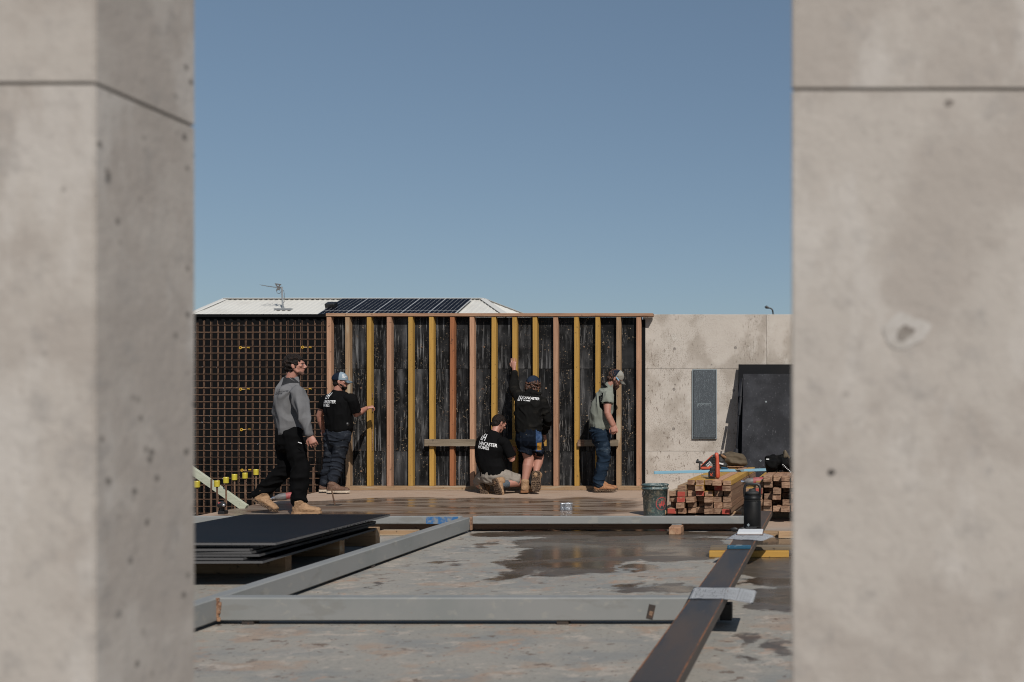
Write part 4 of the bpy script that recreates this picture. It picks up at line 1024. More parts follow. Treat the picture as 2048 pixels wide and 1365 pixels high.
b = NB(); box(b, p+V((-.165, -.075, .135)), (.03, .004, .012)); obj('tab', b, M['print'], t)

# ------------------------------------------------------------------ small things on the slab
p = G(1131, 1022)
t = thing('wire_reels', 'pair of silver tie wire reels on the wet slab', 'wire reel', p)
for k, (dx, dy, r, h) in enumerate([(.022, 0, .050, .088), (-.045, .02, .030, .085)]):
    b = NB(); c = p+V((dx, dy+.04, 0)); lathe(b, c, [(r*.95, 0), (r, .01), (r*.96, h*.5), (r, h-.01), (r*.9, h), (r*.55, h), (r*.5, h-.02), (.002, h-.02)], 24); obj('reel', b, M['silver'], t)
p = G(668, 1011)
t = thing('anchor_plate', 'steel rod on a small dark base plate standing on the wet slab', 'steel rod', p)
obj('plate', bx(p.x-.075, p.x+.075, p.y-.06, p.y+.06, 0, .008, .002), M['rust'], t)
b = NB(); cyl(b, p+V((.01, 0, .005)), p+V((-.035, 0, .215)), .010, .008); obj('rod', b, M['rebar'], t)
# drill lying behind the walking man
p = G(575, 1001)
t = thing('power_drill', 'red power drill with grey nose lying on the slab behind the walking man', 'drill', p)
ax = V((-1, -.45, -.02)).normalized()
def A2(u, h=.055): return p+ax*u+V((0, 0, h-u*.12))
b = NB(); tube(b, [(A2(.02), .045), (A2(.09), .045), (A2(.13), .03)], seg=14); obj('nose', b, M['noseg'], t, smooth=True)
b = NB(); tube(b, [(A2(-.16), .04), (A2(-.08), .045), (A2(.015), .043)], seg=14); obj('body', b, M['crimson'], t, smooth=True)
b = NB(); tube(b, [(A2(.13), .022), (A2(.17), .018)], seg=10); cyl(b, A2(.17), A2(.26, .045), .006); obj('chuck', b, M['chrome'], t)
b = NB(); tube(b, [(A2(-.1, .03), .02, .03), (A2(-.12, .03)+V((.02, .13, 0)), .02, .03)], seg=8); obj('grip', b, M['blackrub'], t)
# small driver near the left pillar
p = G(444, 1029)
t = thing('impact_driver', 'small black impact driver standing at the slab edge by the left pillar', 'impact driver', p)
b = NB(); tube(b, [(p+V((-.05, .06, .10)), .038), (p+V((.0, .0, .105)), .04), (p+V((.035, -.03, .105)), .032)], seg=14); obj('body', b, M['blackrub'], t, smooth=True)
b = NB(); tube(b, [(p+V((.045, -.045, .105)), .018), (p+V((.06, -.07, .105)), .016)], seg=12); obj('nose', b, M['chrome'], t, smooth=True)
b = NB(); tube(b, [(p+V((-.01, .02, .08)), .022), (p+V((-.005, .02, .01)), .022)], seg=10); box(b, p+V((0, .02, .02)), (.07, .09, .04), None, .006); obj('grip', b, M['black'], t)
b = NB(); box(b, p+V((-.01, -.022, .125)), (.04, .02, .02), None, .004); obj('trim', b, M['crimson'], t)
# ------------------------------------------------------------------ people
UP = V((0, 0, 1))
def lerp(a, b, t): return a*(1-t)+b*t
def frame_of(f, u=UP):
    f = f.normalized(); r = f.cross(u).normalized(); u2 = r.cross(f).normalized(); return f, r, u2
def hand(bm, wrist, d, palm_n, side, curl=.5, spread=.05):
    """d: wrist to knuckles, palm_n: palm normal, side: +1 when the thumb is on d x palm_n"""
    d = d.normalized(); n = (palm_n-d*palm_n.dot(d)).normalized(); w = d.cross(n).normalized()*side
    kn = wrist+d*.088
    tube(bm, [(wrist-d*.03, .026, .021), (wrist+d*.01, .029, .019), (wrist+d*.05, .040, .017), (kn, .040, .015)], ref=w, seg=12)
    for k, L_ in enumerate((.072, .080, .074, .058)):
        o = (1.5-k)*.0225; b0 = kn+w*o-d*.012+n*.001; dd = (d+w*o*spread*20).normalized()
        pts = [(b0, .0088)]; ang = 0; p = b0
        for j, seg_ in enumerate((.42, .32, .26)):
            ang += curl*(.75 if j == 0 else 1.0)
            v = dd*math.cos(ang)+n*math.sin(ang); p = p+v*(L_+.012)*seg_; pts.append((p, .0083-.0009*j))
        tube(bm, pts, ref=w, seg=8)
    t0 = wrist+d*.028+w*.026+n*.006; t1 = t0+(w*.75+d*.62+n*.3).normalized()*.036; t2 = t1+(d*.9+w*.25+n*(.2+curl*.4)).normalized()*.030; t3 = t2+(d*.9-w*.1+n*(.2+curl*.6)).normalized()*.024
    tube(bm, [(t0, .014), (t1, .0115), (t2, .0105), (t3, .009)], ref=n, seg=8)
def head(bm, c, f, u):
    """c: centre of the skull, f: face direction"""
    f, r, u = frame_of(f, u)
    R = Matrix((r, f, u)).transposed()
    def at(x, y, z): return c+r*x+f*y+u*z
    ell(bm, at(0, -.008, .022), (.076, .096, .088), R, 20)
    ell(bm, at(0, .026, -.012), (.066, .066, .078), R)
    tube(bm, [(at(0, .030, -.035), .060, .052), (at(0, .052, -.078), .048, .040), (at(0, .066, -.100), .032, .024)], ref=r, seg=14)   # jaw and chin
    for s in (-1, 1):
        tube(bm, [(at(s*.066, -.005, -.03), .012, .02), (at(s*.050, .03, -.075), .014, .016)], ref=r, seg=8)
        ell(bm, at(s*.045, .062, -.012), (.022, .020, .016), R)            # cheek bones
        # ear
        ell(bm, at(s*.080, -.006, -.008), (.008, .019, .031), R @ Matrix.Rotation(s*.35, 3, 'Z'))
        ell(bm, at(s*.079, .000, -.026), (.009, .010, .014), R)
    tube(bm, [(at(-.045, .078, .022), .010, .010), (at(0, .090, .024), .012, .011), (at(.045, .078, .022), .010, .010)], ref=u, seg=8)  # brow
    tube(bm, [(at(0, .086, .014), .009, .010), (at(0, .100, -.010), .011, .012), (at(0, .112, -.026), .014, .011)], ref=r, seg=8)      # nose
    ell(bm, at(0, .098, -.033), (.018, .012, .009), R)
    ell(bm, at(0, .083, -.053), (.023, .012, .006), R); ell(bm, at(0, .081, -.063), (.021, .012, .007), R)                          # lips
    return at, R
def add_eyes(person, at):
    for s in (-1, 1):
        b = NB(); ell(b, at(s*.031, .0745, .002), (.012, .011, .007)); o = obj('eye', b, M['eye'], person, smooth=True)
        b = NB(); ell(b, at(s*.031, .0845, .002), (.0055, .003, .0055)); obj('iris', b, M['black'], o)
def limb(bm, pts, ref, hem=False): tube(bm, pts, ref=ref, seg=16, open_end=hem)
def boot(person, heel, f, u, m, msole, L_=.305, shaft=.13, w=.046):
    """heel: bottom of the heel; f: toe direction; u: up through the ankle"""
    f = f.normalized(); u = (u-f*u.dot(f)).normalized(); r = f.cross(u)
    def at(x, y, z): return heel+r*x+f*y+u*z
    b = NB()
    tube(b, [(at(0, .035, .055), w*.85, .050), (at(0, .10, .056), w*.95, .050), (at(0, .17, .048), w*1.05, .040), (at(0, .225, .042), w*1.08, .034), (at(0, .275, .037), w*.9, .027)], ref=r, seg=14)
    tube(b, [(at(0, .055, .03), w*.9, .052), (at(0, .065, .10), w*.95, .055), (at(0, .068, shaft), w*1.05, .060)], ref=r, seg=14)
    ell(b, at(0, .125, .085), (w*.75, .055, .035), Matrix((r, f, u)).transposed() @ Matrix.Rotation(-.5, 3, 'X'))
    o = organic('boot', b, m, person, .006, 2, (.003, (26, 26, 26), 4))
    b = NB(); pts = []
    outline = [(-.6, 0), (-.95, .03), (-.9, .1), (-1.1, .19), (-1.05, .24), (-.6, .295), (0, .308), (.6, .295), (1.05, .24), (1.1, .19), (.85, .1), (.95, .03), (.6, 0)]
    pts = [at(x*w*1.03, y*L_/.305, .0) for x, y in outline]
    prism(b, pts, u*.026)
    for k in range(9):                                                  # lugs
        if k == 3: continue
        for s in (-1, 1): box(b, at(s*w*.5, .03+k*.03, -.002), (w*.75, .016, .007), Matrix((r, f, u)).transposed())
    s_ = obj('sole', b, msole, o)
    b = NB()
    for k in range(5):
        z0 = .088+k*.012; y0 = .155-k*.020
        tube(b, [(at(-w*.45, y0, z0-.002), .0028), (at(0, y0+.004, z0+.010), .0028), (at(w*.45, y0, z0-.002), .0028)], ref=f, seg=5)
    obj('lace', b, M['end'], o)
    return o
def shell_hair(person, c, f, u, m, name='hair', grow=.012, low=-.02, fringe=.055, bumpy=.006, sc=(40, 40, 18), vol=1.0, neck=True):
    f, r, u = frame_of(f, u); R = Matrix((r, f, u)).transposed()
    def at(x, y, z): return c+r*x+f*y+u*z
    b = NB()
    ell(b, at(0, -.014, .030), (.078+grow, .094+grow, .084+grow*1.3), R, 20)
    if neck: ell(b, at(0, -.045, -.03), (.062+grow, .052+grow, .055), R)
    # cut the face free: keep verts behind the hairline by squashing the front
    for v in b.verts:
        d = v.co-c; y = d.dot(f); z = d.dot(u); x = abs(d.dot(r))
        if y > .058 and z < .055: v.co -= f*(y-.058)
        if y > .015 and z < .008: v.co -= f*(y-.015)
    return organic(name, b, m, person, .005, 1, (bumpy, sc, 5))
def cap(person, c, f, u, mf, mb, mbrim, back=False, tilt=0, label=None):
    f, r, u = frame_of(f, u); R = Matrix((r, f, u)).transposed()
    def at(x, y, z): return c+r*x+f*y+u*z
    t = NB()
    rings = []
    for j in range(9):
        a = j/8*math.pi/2; rr_ = math.cos(a); zz = math.sin(a)
        rings.append([(math.cos(k*2*math.pi/28)*rr_*.090, -.010+math.sin(k*2*math.pi/28)*rr_*.108, .030+zz*.098*(1+.05*math.sin(k*2*math.pi/28))) for k in range(28)])
    rings.insert(0, [(x*1.0, y+.0, .018) for x, y, z in rings[0]])
    def build(cond, m, name):
        b = NB(); vv = {}
        for j in range(len(rings)-1):
            for k in range(28):
                q = [(j, k), (j, (k+1) % 28), (j+1, (k+1) % 28), (j+1, k)]
                cy = sum(rings[a][b_][1] for a, b_ in q)/4
                if cond(cy):
                    for key in q:
                        if key not in vv: vv[key] = b.verts.new(at(*rings[key[0]][key[1]]))
                    try: b.faces.new([vv[key] for key in q])
                    except Exception: pass
        bmesh.ops.remove_doubles(b, verts=b.verts[:], dist=.0005)
        bmesh.ops.recalc_face_normals(b, faces=b.faces[:]); bmesh.ops.solidify(b, geom=b.faces[:], thickness=.004)
        return obj(name, b, m, person, smooth=False)
    front = (lambda y: y > -.012); rear = (lambda y: y <= -.012)
    if back: front, rear = (lambda y: y < -.03), (lambda y: y >= -.03)
    pf = build(front, mf, 'cap_front'); build(rear, mb, 'cap_crown')
    s = -1 if back else 1
    b = NB(); g = []
    for i in range(9):
        a = -1+i/4; x = a*.074; row = []
        for j in range(5):
            v = j/4; y = (.040+.058*math.cos(a*1.1)+v*.078*math.cos(a*.95)); z = .026-v*.028-(a*a)*.022-v*tilt
            row.append(b.verts.new(at(x*(1-v*.12), s*y-.004, z)))
        g.append(row)
    fs = [b.faces.new((g[i][j], g[i+1][j], g[i+1][j+1], g[i][j+1])) for i in range(8) for j in range(4)]
    bmesh.ops.solidify(b, geom=fs, thickness=.004)
    obj('brim', b, mbrim, person, smooth=True)
    return at, pf
def text2d(s, size, shear=0, bold=.0, x=0, y=0, width=None):
    cu = bpy.data.curves.new('t', 'FONT'); cu.body = s; cu.size = size; cu.shear = shear; cu.offset = bold; cu.resolution_u = 3
    o = bpy.data.objects.new('t', cu); COL.objects.link(o)
    dg = bpy.context.evaluated_depsgraph_get(); dg.update(); me = bpy.data.meshes.new_from_object(o.evaluated_get(dg))
    mx_ = max(v.co.x for v in me.vertices); sx = width/mx_ if width else 1
    vs = [(v.co.x*sx+x, v.co.y+y) for v in me.vertices]; fs = [list(p.vertices) for p in me.polygons]
    bpy.data.objects.remove(o); bpy.data.curves.remove(cu); bpy.data.meshes.remove(me)
    return vs, fs
def polys(lst, s, x, y):
    vs, fs = [], []
    for q in lst:
        fs.append(list(range(len(vs), len(vs)+len(q)))); vs += [(a*s+x, c*s+y) for a, c in q]
    return vs, fs
LOGO = [  # leaning linked L and H
    [(.00, 0), (.14, 0), (.40, 1), (.26, 1)], [(.14, 0), (.50, 0), (.535, .13), (.175, .13)],
    [(.42, .0+.2), (.55, .2), (.76, 1), (.62, 1)], [(.50, .42), (.95, .42), (.985, .56), (.54, .56)],
    [(.80, 0), (.94, 0), (1.20, 1), (1.06, 1)]]
def decal(name, shapes, O, Rt, U, N, surf, m, off=.002):
    """print the flat shapes on a garment: origin O, text right Rt, up U, N pointing out of the garment"""
    bm0 = NB(); bm0.from_mesh(surf.data); base = ORG[surf.name]; bmesh.ops.translate(bm0, vec=base, verts=bm0.verts[:])
    tree = BVHTree.FromBMesh(bm0); bm0.free()
    b = NB()
    for vs, fs in shapes:
        vv = [b.verts.new((x, y, 0)) for x, y in vs]
        for f in fs:
            try: b.faces.new([vv[i] for i in f])
            except Exception: pass
    bmesh.ops.triangulate(b, faces=b.faces[:])
    for _ in range(3):
        es = [e for e in b.edges if e.calc_length() > .012]
        if es: bmesh.ops.subdivide_edges(b, edges=es, cuts=1); bmesh.ops.triangulate(b, faces=[f for f in b.faces if len(f.verts) > 3])
    N = N.normalized()
    for v in b.verts:
        p = O+Rt*v.co.x+U*v.co.y
        h, nn, i, dd = tree.ray_cast(p+N*.3, -N, .8)
        v.co = (h if h else p)+N*off; v.tag = h is None
    bad = [f for f in b.faces if any(v.tag for v in f.verts) or max(e.calc_length() for e in f.edges) > .035]
    bmesh.ops.delete(b, geom=bad, context='FACES')
    return obj(name, b, m, surf)
def person(label, loc): return thing('person', label, 'person', loc)

VX = .009
# ---------------- A: man walking, grey long sleeve top
def man_a():
    D = 11.08
    f = V((.90, .43, 0)).normalized(); r = f.cross(UP)
    t = person('man walking to the right in grey long sleeve top, black trackpants and tan boots', (P(590, 1028, D).x, D, 0))
    def J(x, y, dd=0): return P(x, y, D+dd)
    hc = J(590, 731); hf = V((.96, .26, .06)); hu = V((.10, 0, 1))
    shR, elR, wrR = J(597, 786, -.17), J(609, 838, -.24), J(620, 871, -.22)
    shL, elL, wrL = J(566, 784, .17), J(566, 832, .24), J(590, 858, .28)
    hipR, knR, anR = J(584, 868, -.08), J(601, 938, -.07), J(597, 1006, -.06)
    hipL, knL, anL = J(573, 868, .09), J(571, 938, .09), J(519, 988, .09)
    chest = J(577, 798); waist = J(577, 842); pel = J(577, 870); nb = J(581, 762)
    b = NB()
    at, R = head(b, hc, hf, hu)
    tube(b, [(nb-V((0, 0, .05)), .062), (nb+V((.01, 0, .03)), .058), (hc+V((-.015, 0, -.06)), .056)], ref=r)
    tube(b, [(pel, .155, .11), (waist, .145, .10), (chest, .165, .11), (lerp(chest, nb, .45), .12, .075)], ref=r)
    for sh, el, wr in ((shR, elR, wrR), (shL, elL, wrL)):
        limb(b, [(sh, .05), (lerp(sh, el, .5), .046), (el, .038), (lerp(el, wr, .35), .040), (wr, .027)], f)
    hand(b, wrR, V((.42, 0, -1)), V((-.3, .75, 0)), -1, .55)
    hand(b, wrL, V((.5, .1, -1)), V((-.3, -.7, 0)), 1, .6)
    for hp, kn, an in ((hipR, knR, anR), (hipL, knL, anL)):
        limb(b, [(hp, .085), (lerp(hp, kn, .5), .075), (kn, .055), (lerp(kn, an, .35), .055), (an, .036)], f)
    organic('body', b, M['skin'], t, .005, 2)
    add_eyes(t, at)
    b = NB()
    tube(b, [(J(578, 866), .165, .120), (J(578, 856), .178, .132), (J(577, 842), .176, .134), (J(576, 820), .182, .142), (J(577, 795), .200, .150), (J(578, 779), .190, .135), (J(580, 768), .12, .10)], ref=r, seg=20)
    tube(b, [(J(580, 774), .095, .088), (J(583, 760), .072, .074)], ref=r)
    for sh, el, wr in ((shR, elR, wrR), (shL, elL, wrL)):
        limb(b, [(sh+V((0, 0, .012)), .078), (lerp(sh, el, .35), .076), (lerp(sh, el, .75), .066), (el, .060), (lerp(el, wr, .5), .053), (lerp(el, wr, .9), .046)], f)
    s = organic('long_sleeve_top', b, M['greytop'], t, .008, 2, (.021, (8, 8, 3.2), 11))
    # dark yoke on the shoulder
    def patch(name, quads, m, N, surf, off=.0025):
        bb = NB(); bm0 = NB(); bm0.from_mesh(surf.data); bmesh.ops.translate(bm0, vec=ORG[surf.name], verts=bm0.verts[:]); tr = BVHTree.FromBMesh(bm0); bm0.free()
        n = 12; g = []
        c = [J(*q) for q in quads]
        for j in range(n+1):
            row = []
            for i in range(n+1):
                u, v = i/n, j/n; p = (c[0]*(1-u)+c[1]*u)*(1-v)+(c[3]*(1-u)+c[2]*u)*v
                h, nn, ii, dd = tr.ray_cast(p+N*.5, -N, 1.2); row.append(bb.verts.new((h if h else p)+N*off))
            g.append(row)
        for j in range(n):
            for i in range(n):
                q = [g[j][i], g[j][i+1], g[j+1][i+1], g[j+1][i]]
                if max((a.co-q[0].co).length for a in q) < .09: bb.faces.new(q)
        return obj(name, bb, m, surf, smooth=True)
    patch('dark_shoulder_panel', [(571, 754), (580, 757), (597, 768), (573, 778)], M['darktop'], V((-.0, -1, .25)).normalized(), s)
    patch('dark_collar', [(572, 748), (584, 752), (602, 768), (597, 768)], M['darktop'], V((0, -1, .25)).normalized(), s)
    decal('back_print', [polys(LOGO, .035, 0, 0), text2d('LANCASTER', .022, 0, .0008, .048, .018), text2d('HOMES', .018, 0, .0006, .048, -.002)], J(544, 790, -.2), V((1, 0, .10)).normalized(), UP, V((-.1, -1, 0)), s, M['printdark'])
    b = NB()
    tube(b, [(J(577, 858), .168, .125), (J(577, 872), .172, .135), (J(577, 888), .165, .13)], ref=r, seg=20)
    limb(b, [(hipR, .108), (lerp(hipR, knR, .5), .103), (knR, .093), (lerp(knR, anR, .45), .090), (anR+V((.01, 0, .01)), .075), (anR+V((.01, 0, -.03)), .066)], f)
    limb(b, [(hipL, .108), (lerp(hipL, knL, .5), .103), (knL, .090), (lerp(knL, anL, .45), .086), (anL, .070), (lerp(knL, anL, 1.1), .064)], f)
    organic('trackpants', b, M['blackpant'], t, .009, 2, (.012, (6, 6, 9), 21))
    b = NB(); q = J(600, 886, -.22); box(b, q, (.042, .004, .008), Matrix.Rotation(.3, 3, 'Y')); obj('pocket_tag', b, M['print'], t)
    boot(t, V((J(588, 1028, -.06).x, D-.10, .012)), V((.97, .2, 0)), UP, M['leather'], M['leather'], shaft=.14, w=.052)
    # rear foot pushing off on its toes
    toe = G(541, 1029); fd = V((.86, .08, -.50)).normalized(); uu = V((.5, .05, .86))
    boot(t, V((toe.x, D+.08, .018))-fd*.285, fd, uu, M['leather'], M['sole'], shaft=.13, w=.052)
    shell_hair(t, hc, hf, hu, M['hair'], grow=.012, bumpy=.012, sc=(26, 26, 18))
    b = NB(); tube(b, [(at(0, .034, -.060), .0565, .045), (at(0, .053, -.081), .048, .0395), (at(0, .0675, -.100), .0325, .0245)], ref=R @ V((1, 0, 0)))
    organic('stubble', b, M['stubble'], t, .005, 1)
man_a()

# ---------------- B: man in black tee and cap holding a stud
def man_b():
    D = 13.95
    f = V((.55, .83, 0)).normalized(); r = f.cross(UP)
    t = person('man in black printed tee, grey cap and dark jeans holding a yellow stud', (P(668, 985, D).x, D, 0))
    def J(x, y, dd=0): return P(x, y, D+dd)
    hc = J(681, 763); hf = V((.96, .22, -.06)); hu = V((.06, 0, 1))
    shR, elR, wrR = J(703, 799, -.08), J(713, 829, .02), J(733, 817, .33)
    shL, elL, wrL = J(652, 800, .12), J(639, 832, .18), J(645, 858, .26)
    hipR, knR, anR = J(686, 868, -.06), J(677, 916, .0), J(665, 968, -.02)
    hipL, knL, anL = J(664, 868, .06), J(662, 916, .10), J(650, 966, .14)
    b = NB(); at, R = head(b, hc, hf, hu)
    nb = J(676, 786)
    tube(b, [(nb-V((0, 0, .05)), .064), (nb+V((0, 0, .03)), .062), (hc+V((-.02, 0, -.06)), .060)], ref=r)
    tube(b, [(J(677, 866), .16, .115), (J(677, 845), .16, .115), (J(677, 812), .17, .115), (J(676, 803), .12, .08)], ref=r)
    for sh, el, wr in ((shR, elR, wrR), (shL, elL, wrL)):
        limb(b, [(sh, .056), (lerp(sh, el, .5), .053), (el, .045), (lerp(el, wr, .35), .046), (wr, .030)], f)
    hand(b, wrR, V((.75, .45, .25)), V((-.2, .3, -1)), 1, .95)
    hand(b, wrL, V((.35, .3, -1)), V((.6, -.4, 0)), 1, .5)
    for hp, kn, an in ((hipR, knR, anR), (hipL, knL, anL)):
        limb(b, [(hp, .085), (lerp(hp, kn, .5), .075), (kn, .055), (lerp(kn, an, .35), .055), (an, .036)], f)
    organic('body', b, M['skin'], t, .005, 2)
    add_eyes(t, at)
    b = NB()
    tube(b, [(J(680, 860), .200, .160), (J(678, 845), .205, .165), (J(675, 822), .222, .165), (J(674, 805), .235, .160), (J(675, 794), .20, .125), (J(676, 788), .10, .085)], ref=r, seg=20)
    ell(b, shR+V((-.03, .02, .015)), (.095, .09, .07)); ell(b, shL+V((.04, 0, .01)), (.09, .085, .07)); ell(b, J(677, 794), (.12, .10, .06)); ell(b, J(686, 790), (.09, .09, .04))
    limb(b, [(shR, .074), (lerp(shR, elR, .4), .076), (lerp(shR, elR, .85), .074)], f, True)
    limb(b, [(shL, .074), (lerp(shL, elL, .25), .074), (lerp(shL, elL, .5), .070)], f, True)
    s = organic('tshirt', b, M['blacktee'], t, .008, 2, (.009, (8, 8, 4), 31))
    N = V((-.35, -.94, 0)); Rt = V((.93, -.36, -.04)).normalized()
    decal('back_print', [polys(LOGO, .092, 0, .02), text2d('LANCASTER', .058, 0, .0013, 0, -.035, .235), text2d('HOMES', .058, 0, .0013, 0, -.084, .145)], J(645, 801, -.1), Rt, UP, N, s, M['print'])
    b = NB()
    tube(b, [(J(678, 856), .170, .140), (J(677, 866), .178, .15), (J(676, 880), .172, .145)], ref=r, seg=20)
    for hp, kn, an in ((hipR, knR, anR), (hipL, knL, anL)):
        limb(b, [(hp, .112), (lerp(hp, kn, .5), .103), (kn, .090), (lerp(kn, an, .5), .085), (an+V((0, 0, .02)), .072), (an+V((0, 0, -.02)), .070)], f)
    organic('jeans', b, M['jeans'], t, .008, 2, (.012, (5, 5, 16), 41))
    b = NB(); c0 = J(678, 857); 
    b2 = NB(); q = J(694, 849, -.10); ell(b2, q, (.035, .03, .035)); o = organic('tape_measure', b2, M['black'], t, .006, 1)
    b.free()
    fd = V((.93, .25, 0)).normalized()
    boot(t, V((J(656, 985, -.05).x, D-.08, .022)), V((.98, .12, 0)), UP, M['leather2'], M['solew'], shaft=.115, w=.05)
    boot(t, V((J(641, 980, .15).x, D+.10, .022)), V((.85, .45, 0)), UP, M['leather2'], M['solew'], shaft=.115, w=.05)
    shell_hair(t, hc-V((0, 0, .004)), hf, hu, M['hair'], grow=.003, bumpy=.002)
    b = NB(); tube(b, [(at(0, .040, -.068), .056, .044), (at(0, .058, -.094), .044, .036)], ref=R @ V((1, 0, 0))); tube(b, [(at(-.062, .012, -.045), .013, .016), (at(-.045, .050, -.078), .016, .018), (at(0, .082, -.082), .016, .013), (at(.045, .050, -.078), .016, .018), (at(.062, .012, -.045), .013, .016)], ref=UP)
    organic('beard', b, M['hair'], t, .005, 2, (.002, (70, 70, 70), 3))
    ca, pf = cap(t, hc, hf, hu, M['capblue'], M['capnavy'], M['capblue'])
    fx, rx, ux = frame_of(hf, hu)
    decal('cap_print', [polys(LOGO, .026, 0, .012), text2d('LANCASTER', .012, 0, .0007, 0, .0), text2d('HOMES', .012, 0, .0007, 0, -.011)], ca(.079, .036, .062), (fx*.9-rx*.4).normalized(), ux, (rx*.8+fx*.45).normalized(), pf, M['print'], .003)
man_b()

# ---------------- C: man kneeling, black tee, khaki shorts
def man_c():
    D = 13.92
    f = V((.42, .9, 0)).normalized(); r = f.cross(UP)
    t = person('man kneeling in black printed tee and khaki shorts, back to the camera', (P(985, 985, D).x, D, 0))
    def J(x, y, dd=0): return P(x, y, D+dd)
    hc = J(998, 847, .10); hf = V((.62, .62, -.42)); hu = V((.16, .25, 1))
    nb = J(989, 870, .02)
    shR, elR, wrR = J(1010, 886, -.06), J(1024, 919, -.02), J(1026, 905, .30)
    shL, elL, wrL = J(963, 884, .08), J(960, 905, .30), J(984, 900, .50)
    hipR, knR, anR = J(1000, 952, -.02), J(1040, 963, .10), J(1003, 970, -.12)
    hipL, knL, anL = J(972, 952, .06), J(958, 968, .42), J(966, 975, .06)
    b = NB(); at, R = head(b, hc, hf, hu)
    tube(b, [(nb-V((0, 0, .06)), .060), (nb+V((0, 0, .02)), .058), (hc+V((-.02, -.03, -.05)), .056)], ref=r)
    tube(b, [(J(986, 950), .15, .115), (J(983, 925), .145, .11), (J(985, 895), .175, .12), (J(987, 880), .15, .09)], ref=r)
    for sh, el, wr in ((shR, elR, wrR), (shL, elL, wrL)):
        limb(b, [(sh, .052), (lerp(sh, el, .5), .050), (el, .046), (lerp(el, wr, .35), .045), (wr, .029)], f)
    hand(b, wrR, V((.1, .8, .3)), V((-1, 0, 0)), 1, .7)
    hand(b, wrL, V((.2, .8, .2)), V((1, 0, 0)), -1, .7)
    limb(b, [(hipR, .088), (lerp(hipR, knR, .5), .080), (knR, .062)], UP)
    limb(b, [(hipL, .088), (lerp(hipL, knL, .5), .080), (knL, .062)], UP)
    limb(b, [(knR+V((0, 0, -.02)), .060), (lerp(knR, anR, .4), .062), (anR, .040)], UP)
    limb(b, [(knL, .060), (lerp(knL, anL, .4), .060), (anL, .040)], UP)
    organic('body', b, M['skin'], t, .005, 2)
    b = NB()
    tube(b, [(J(986, 950), .185, .150), (J(985, 940), .19, .155), (J(978, 920), .20, .15), (J(979, 898), .228, .155), (J(983, 884), .215, .135), (J(988, 874), .13, .105)], ref=r, seg=20)
    ell(b, nb+V((0, 0, -.035)), (.11, .10, .055)); ell(b, shR+V((-.03, 0, .01)), (.085, .085, .07)); ell(b, shL+V((.03, 0, .01)), (.085, .085, .07))
    limb(b, [(shR, .072), (lerp(shR, elR, .5), .074), (lerp(shR, elR, .85), .072)], f, True)
    limb(b, [(shL, .072), (lerp(shL, elL, .6), .072)], f)
    s = organic('tshirt', b, M['blacktee'], t, .008, 2, (.009, (8, 8, 4), 51))
    decal('back_print', [polys(LOGO, .092, .015, .03), text2d('LANCASTER', .064, 0, .0014, 0, -.032, .285), text2d('HOMES', .062, 0, .0014, 0, -.086, .178)], J(956.5, 884, -.1), V((.97, -.1, -.15)).normalized(), UP, V((-.1, -1, 0)), s, M['print'])
    b = NB()
    tube(b, [(J(985, 944), .18, .145), (J(985, 954), .185, .15)], ref=r, seg=18)
    limb(b, [(hipR, .108), (lerp(hipR, knR, .5), .104), (lerp(hipR, knR, .93), .088)], UP, True)
    limb(b, [(hipL, .108), (lerp(hipL, knL, .5), .104), (lerp(hipL, knL, .9), .090)], UP)
    organic('shorts', b, M['khaki'], t, .008, 2, (.009, (8, 8, 10), 61))
    b = NB(); limb(b, [(lerp(knR, anR, .68), .056), (lerp(knR, anR, 1.0), .050)], UP); organic('sock', b, M['sock'], t, .006, 2, (.004, (30, 30, 30), 2))
    # right foot: sole turned to the camera, toes on the slab
    toe = V((J(997, 987, -.18).x, D-.20, .03))
    fd = V((.22, .1, -1)).normalized(); heel = V((J(988, 957, -.2).x, D-.22, H-(958-CY)/FP*(D-.2)))
    boot(t, heel, (toe-heel).normalized(), V((.55, .8, .0)), M['leather'], M['sole'], shaft=.12, w=.054, L_=.27)
    boot(t, V((J(960, 965, .0).x, D+.02, .14)), V((.3, -.15, -.75)), V((.2, .9, .2)), M['leather'], M['sole'], shaft=.11, w=.048, L_=.25)
    shell_hair(t, hc, hf, hu, M['hair'], grow=.006, bumpy=.006, sc=(36, 36, 24))
man_c()

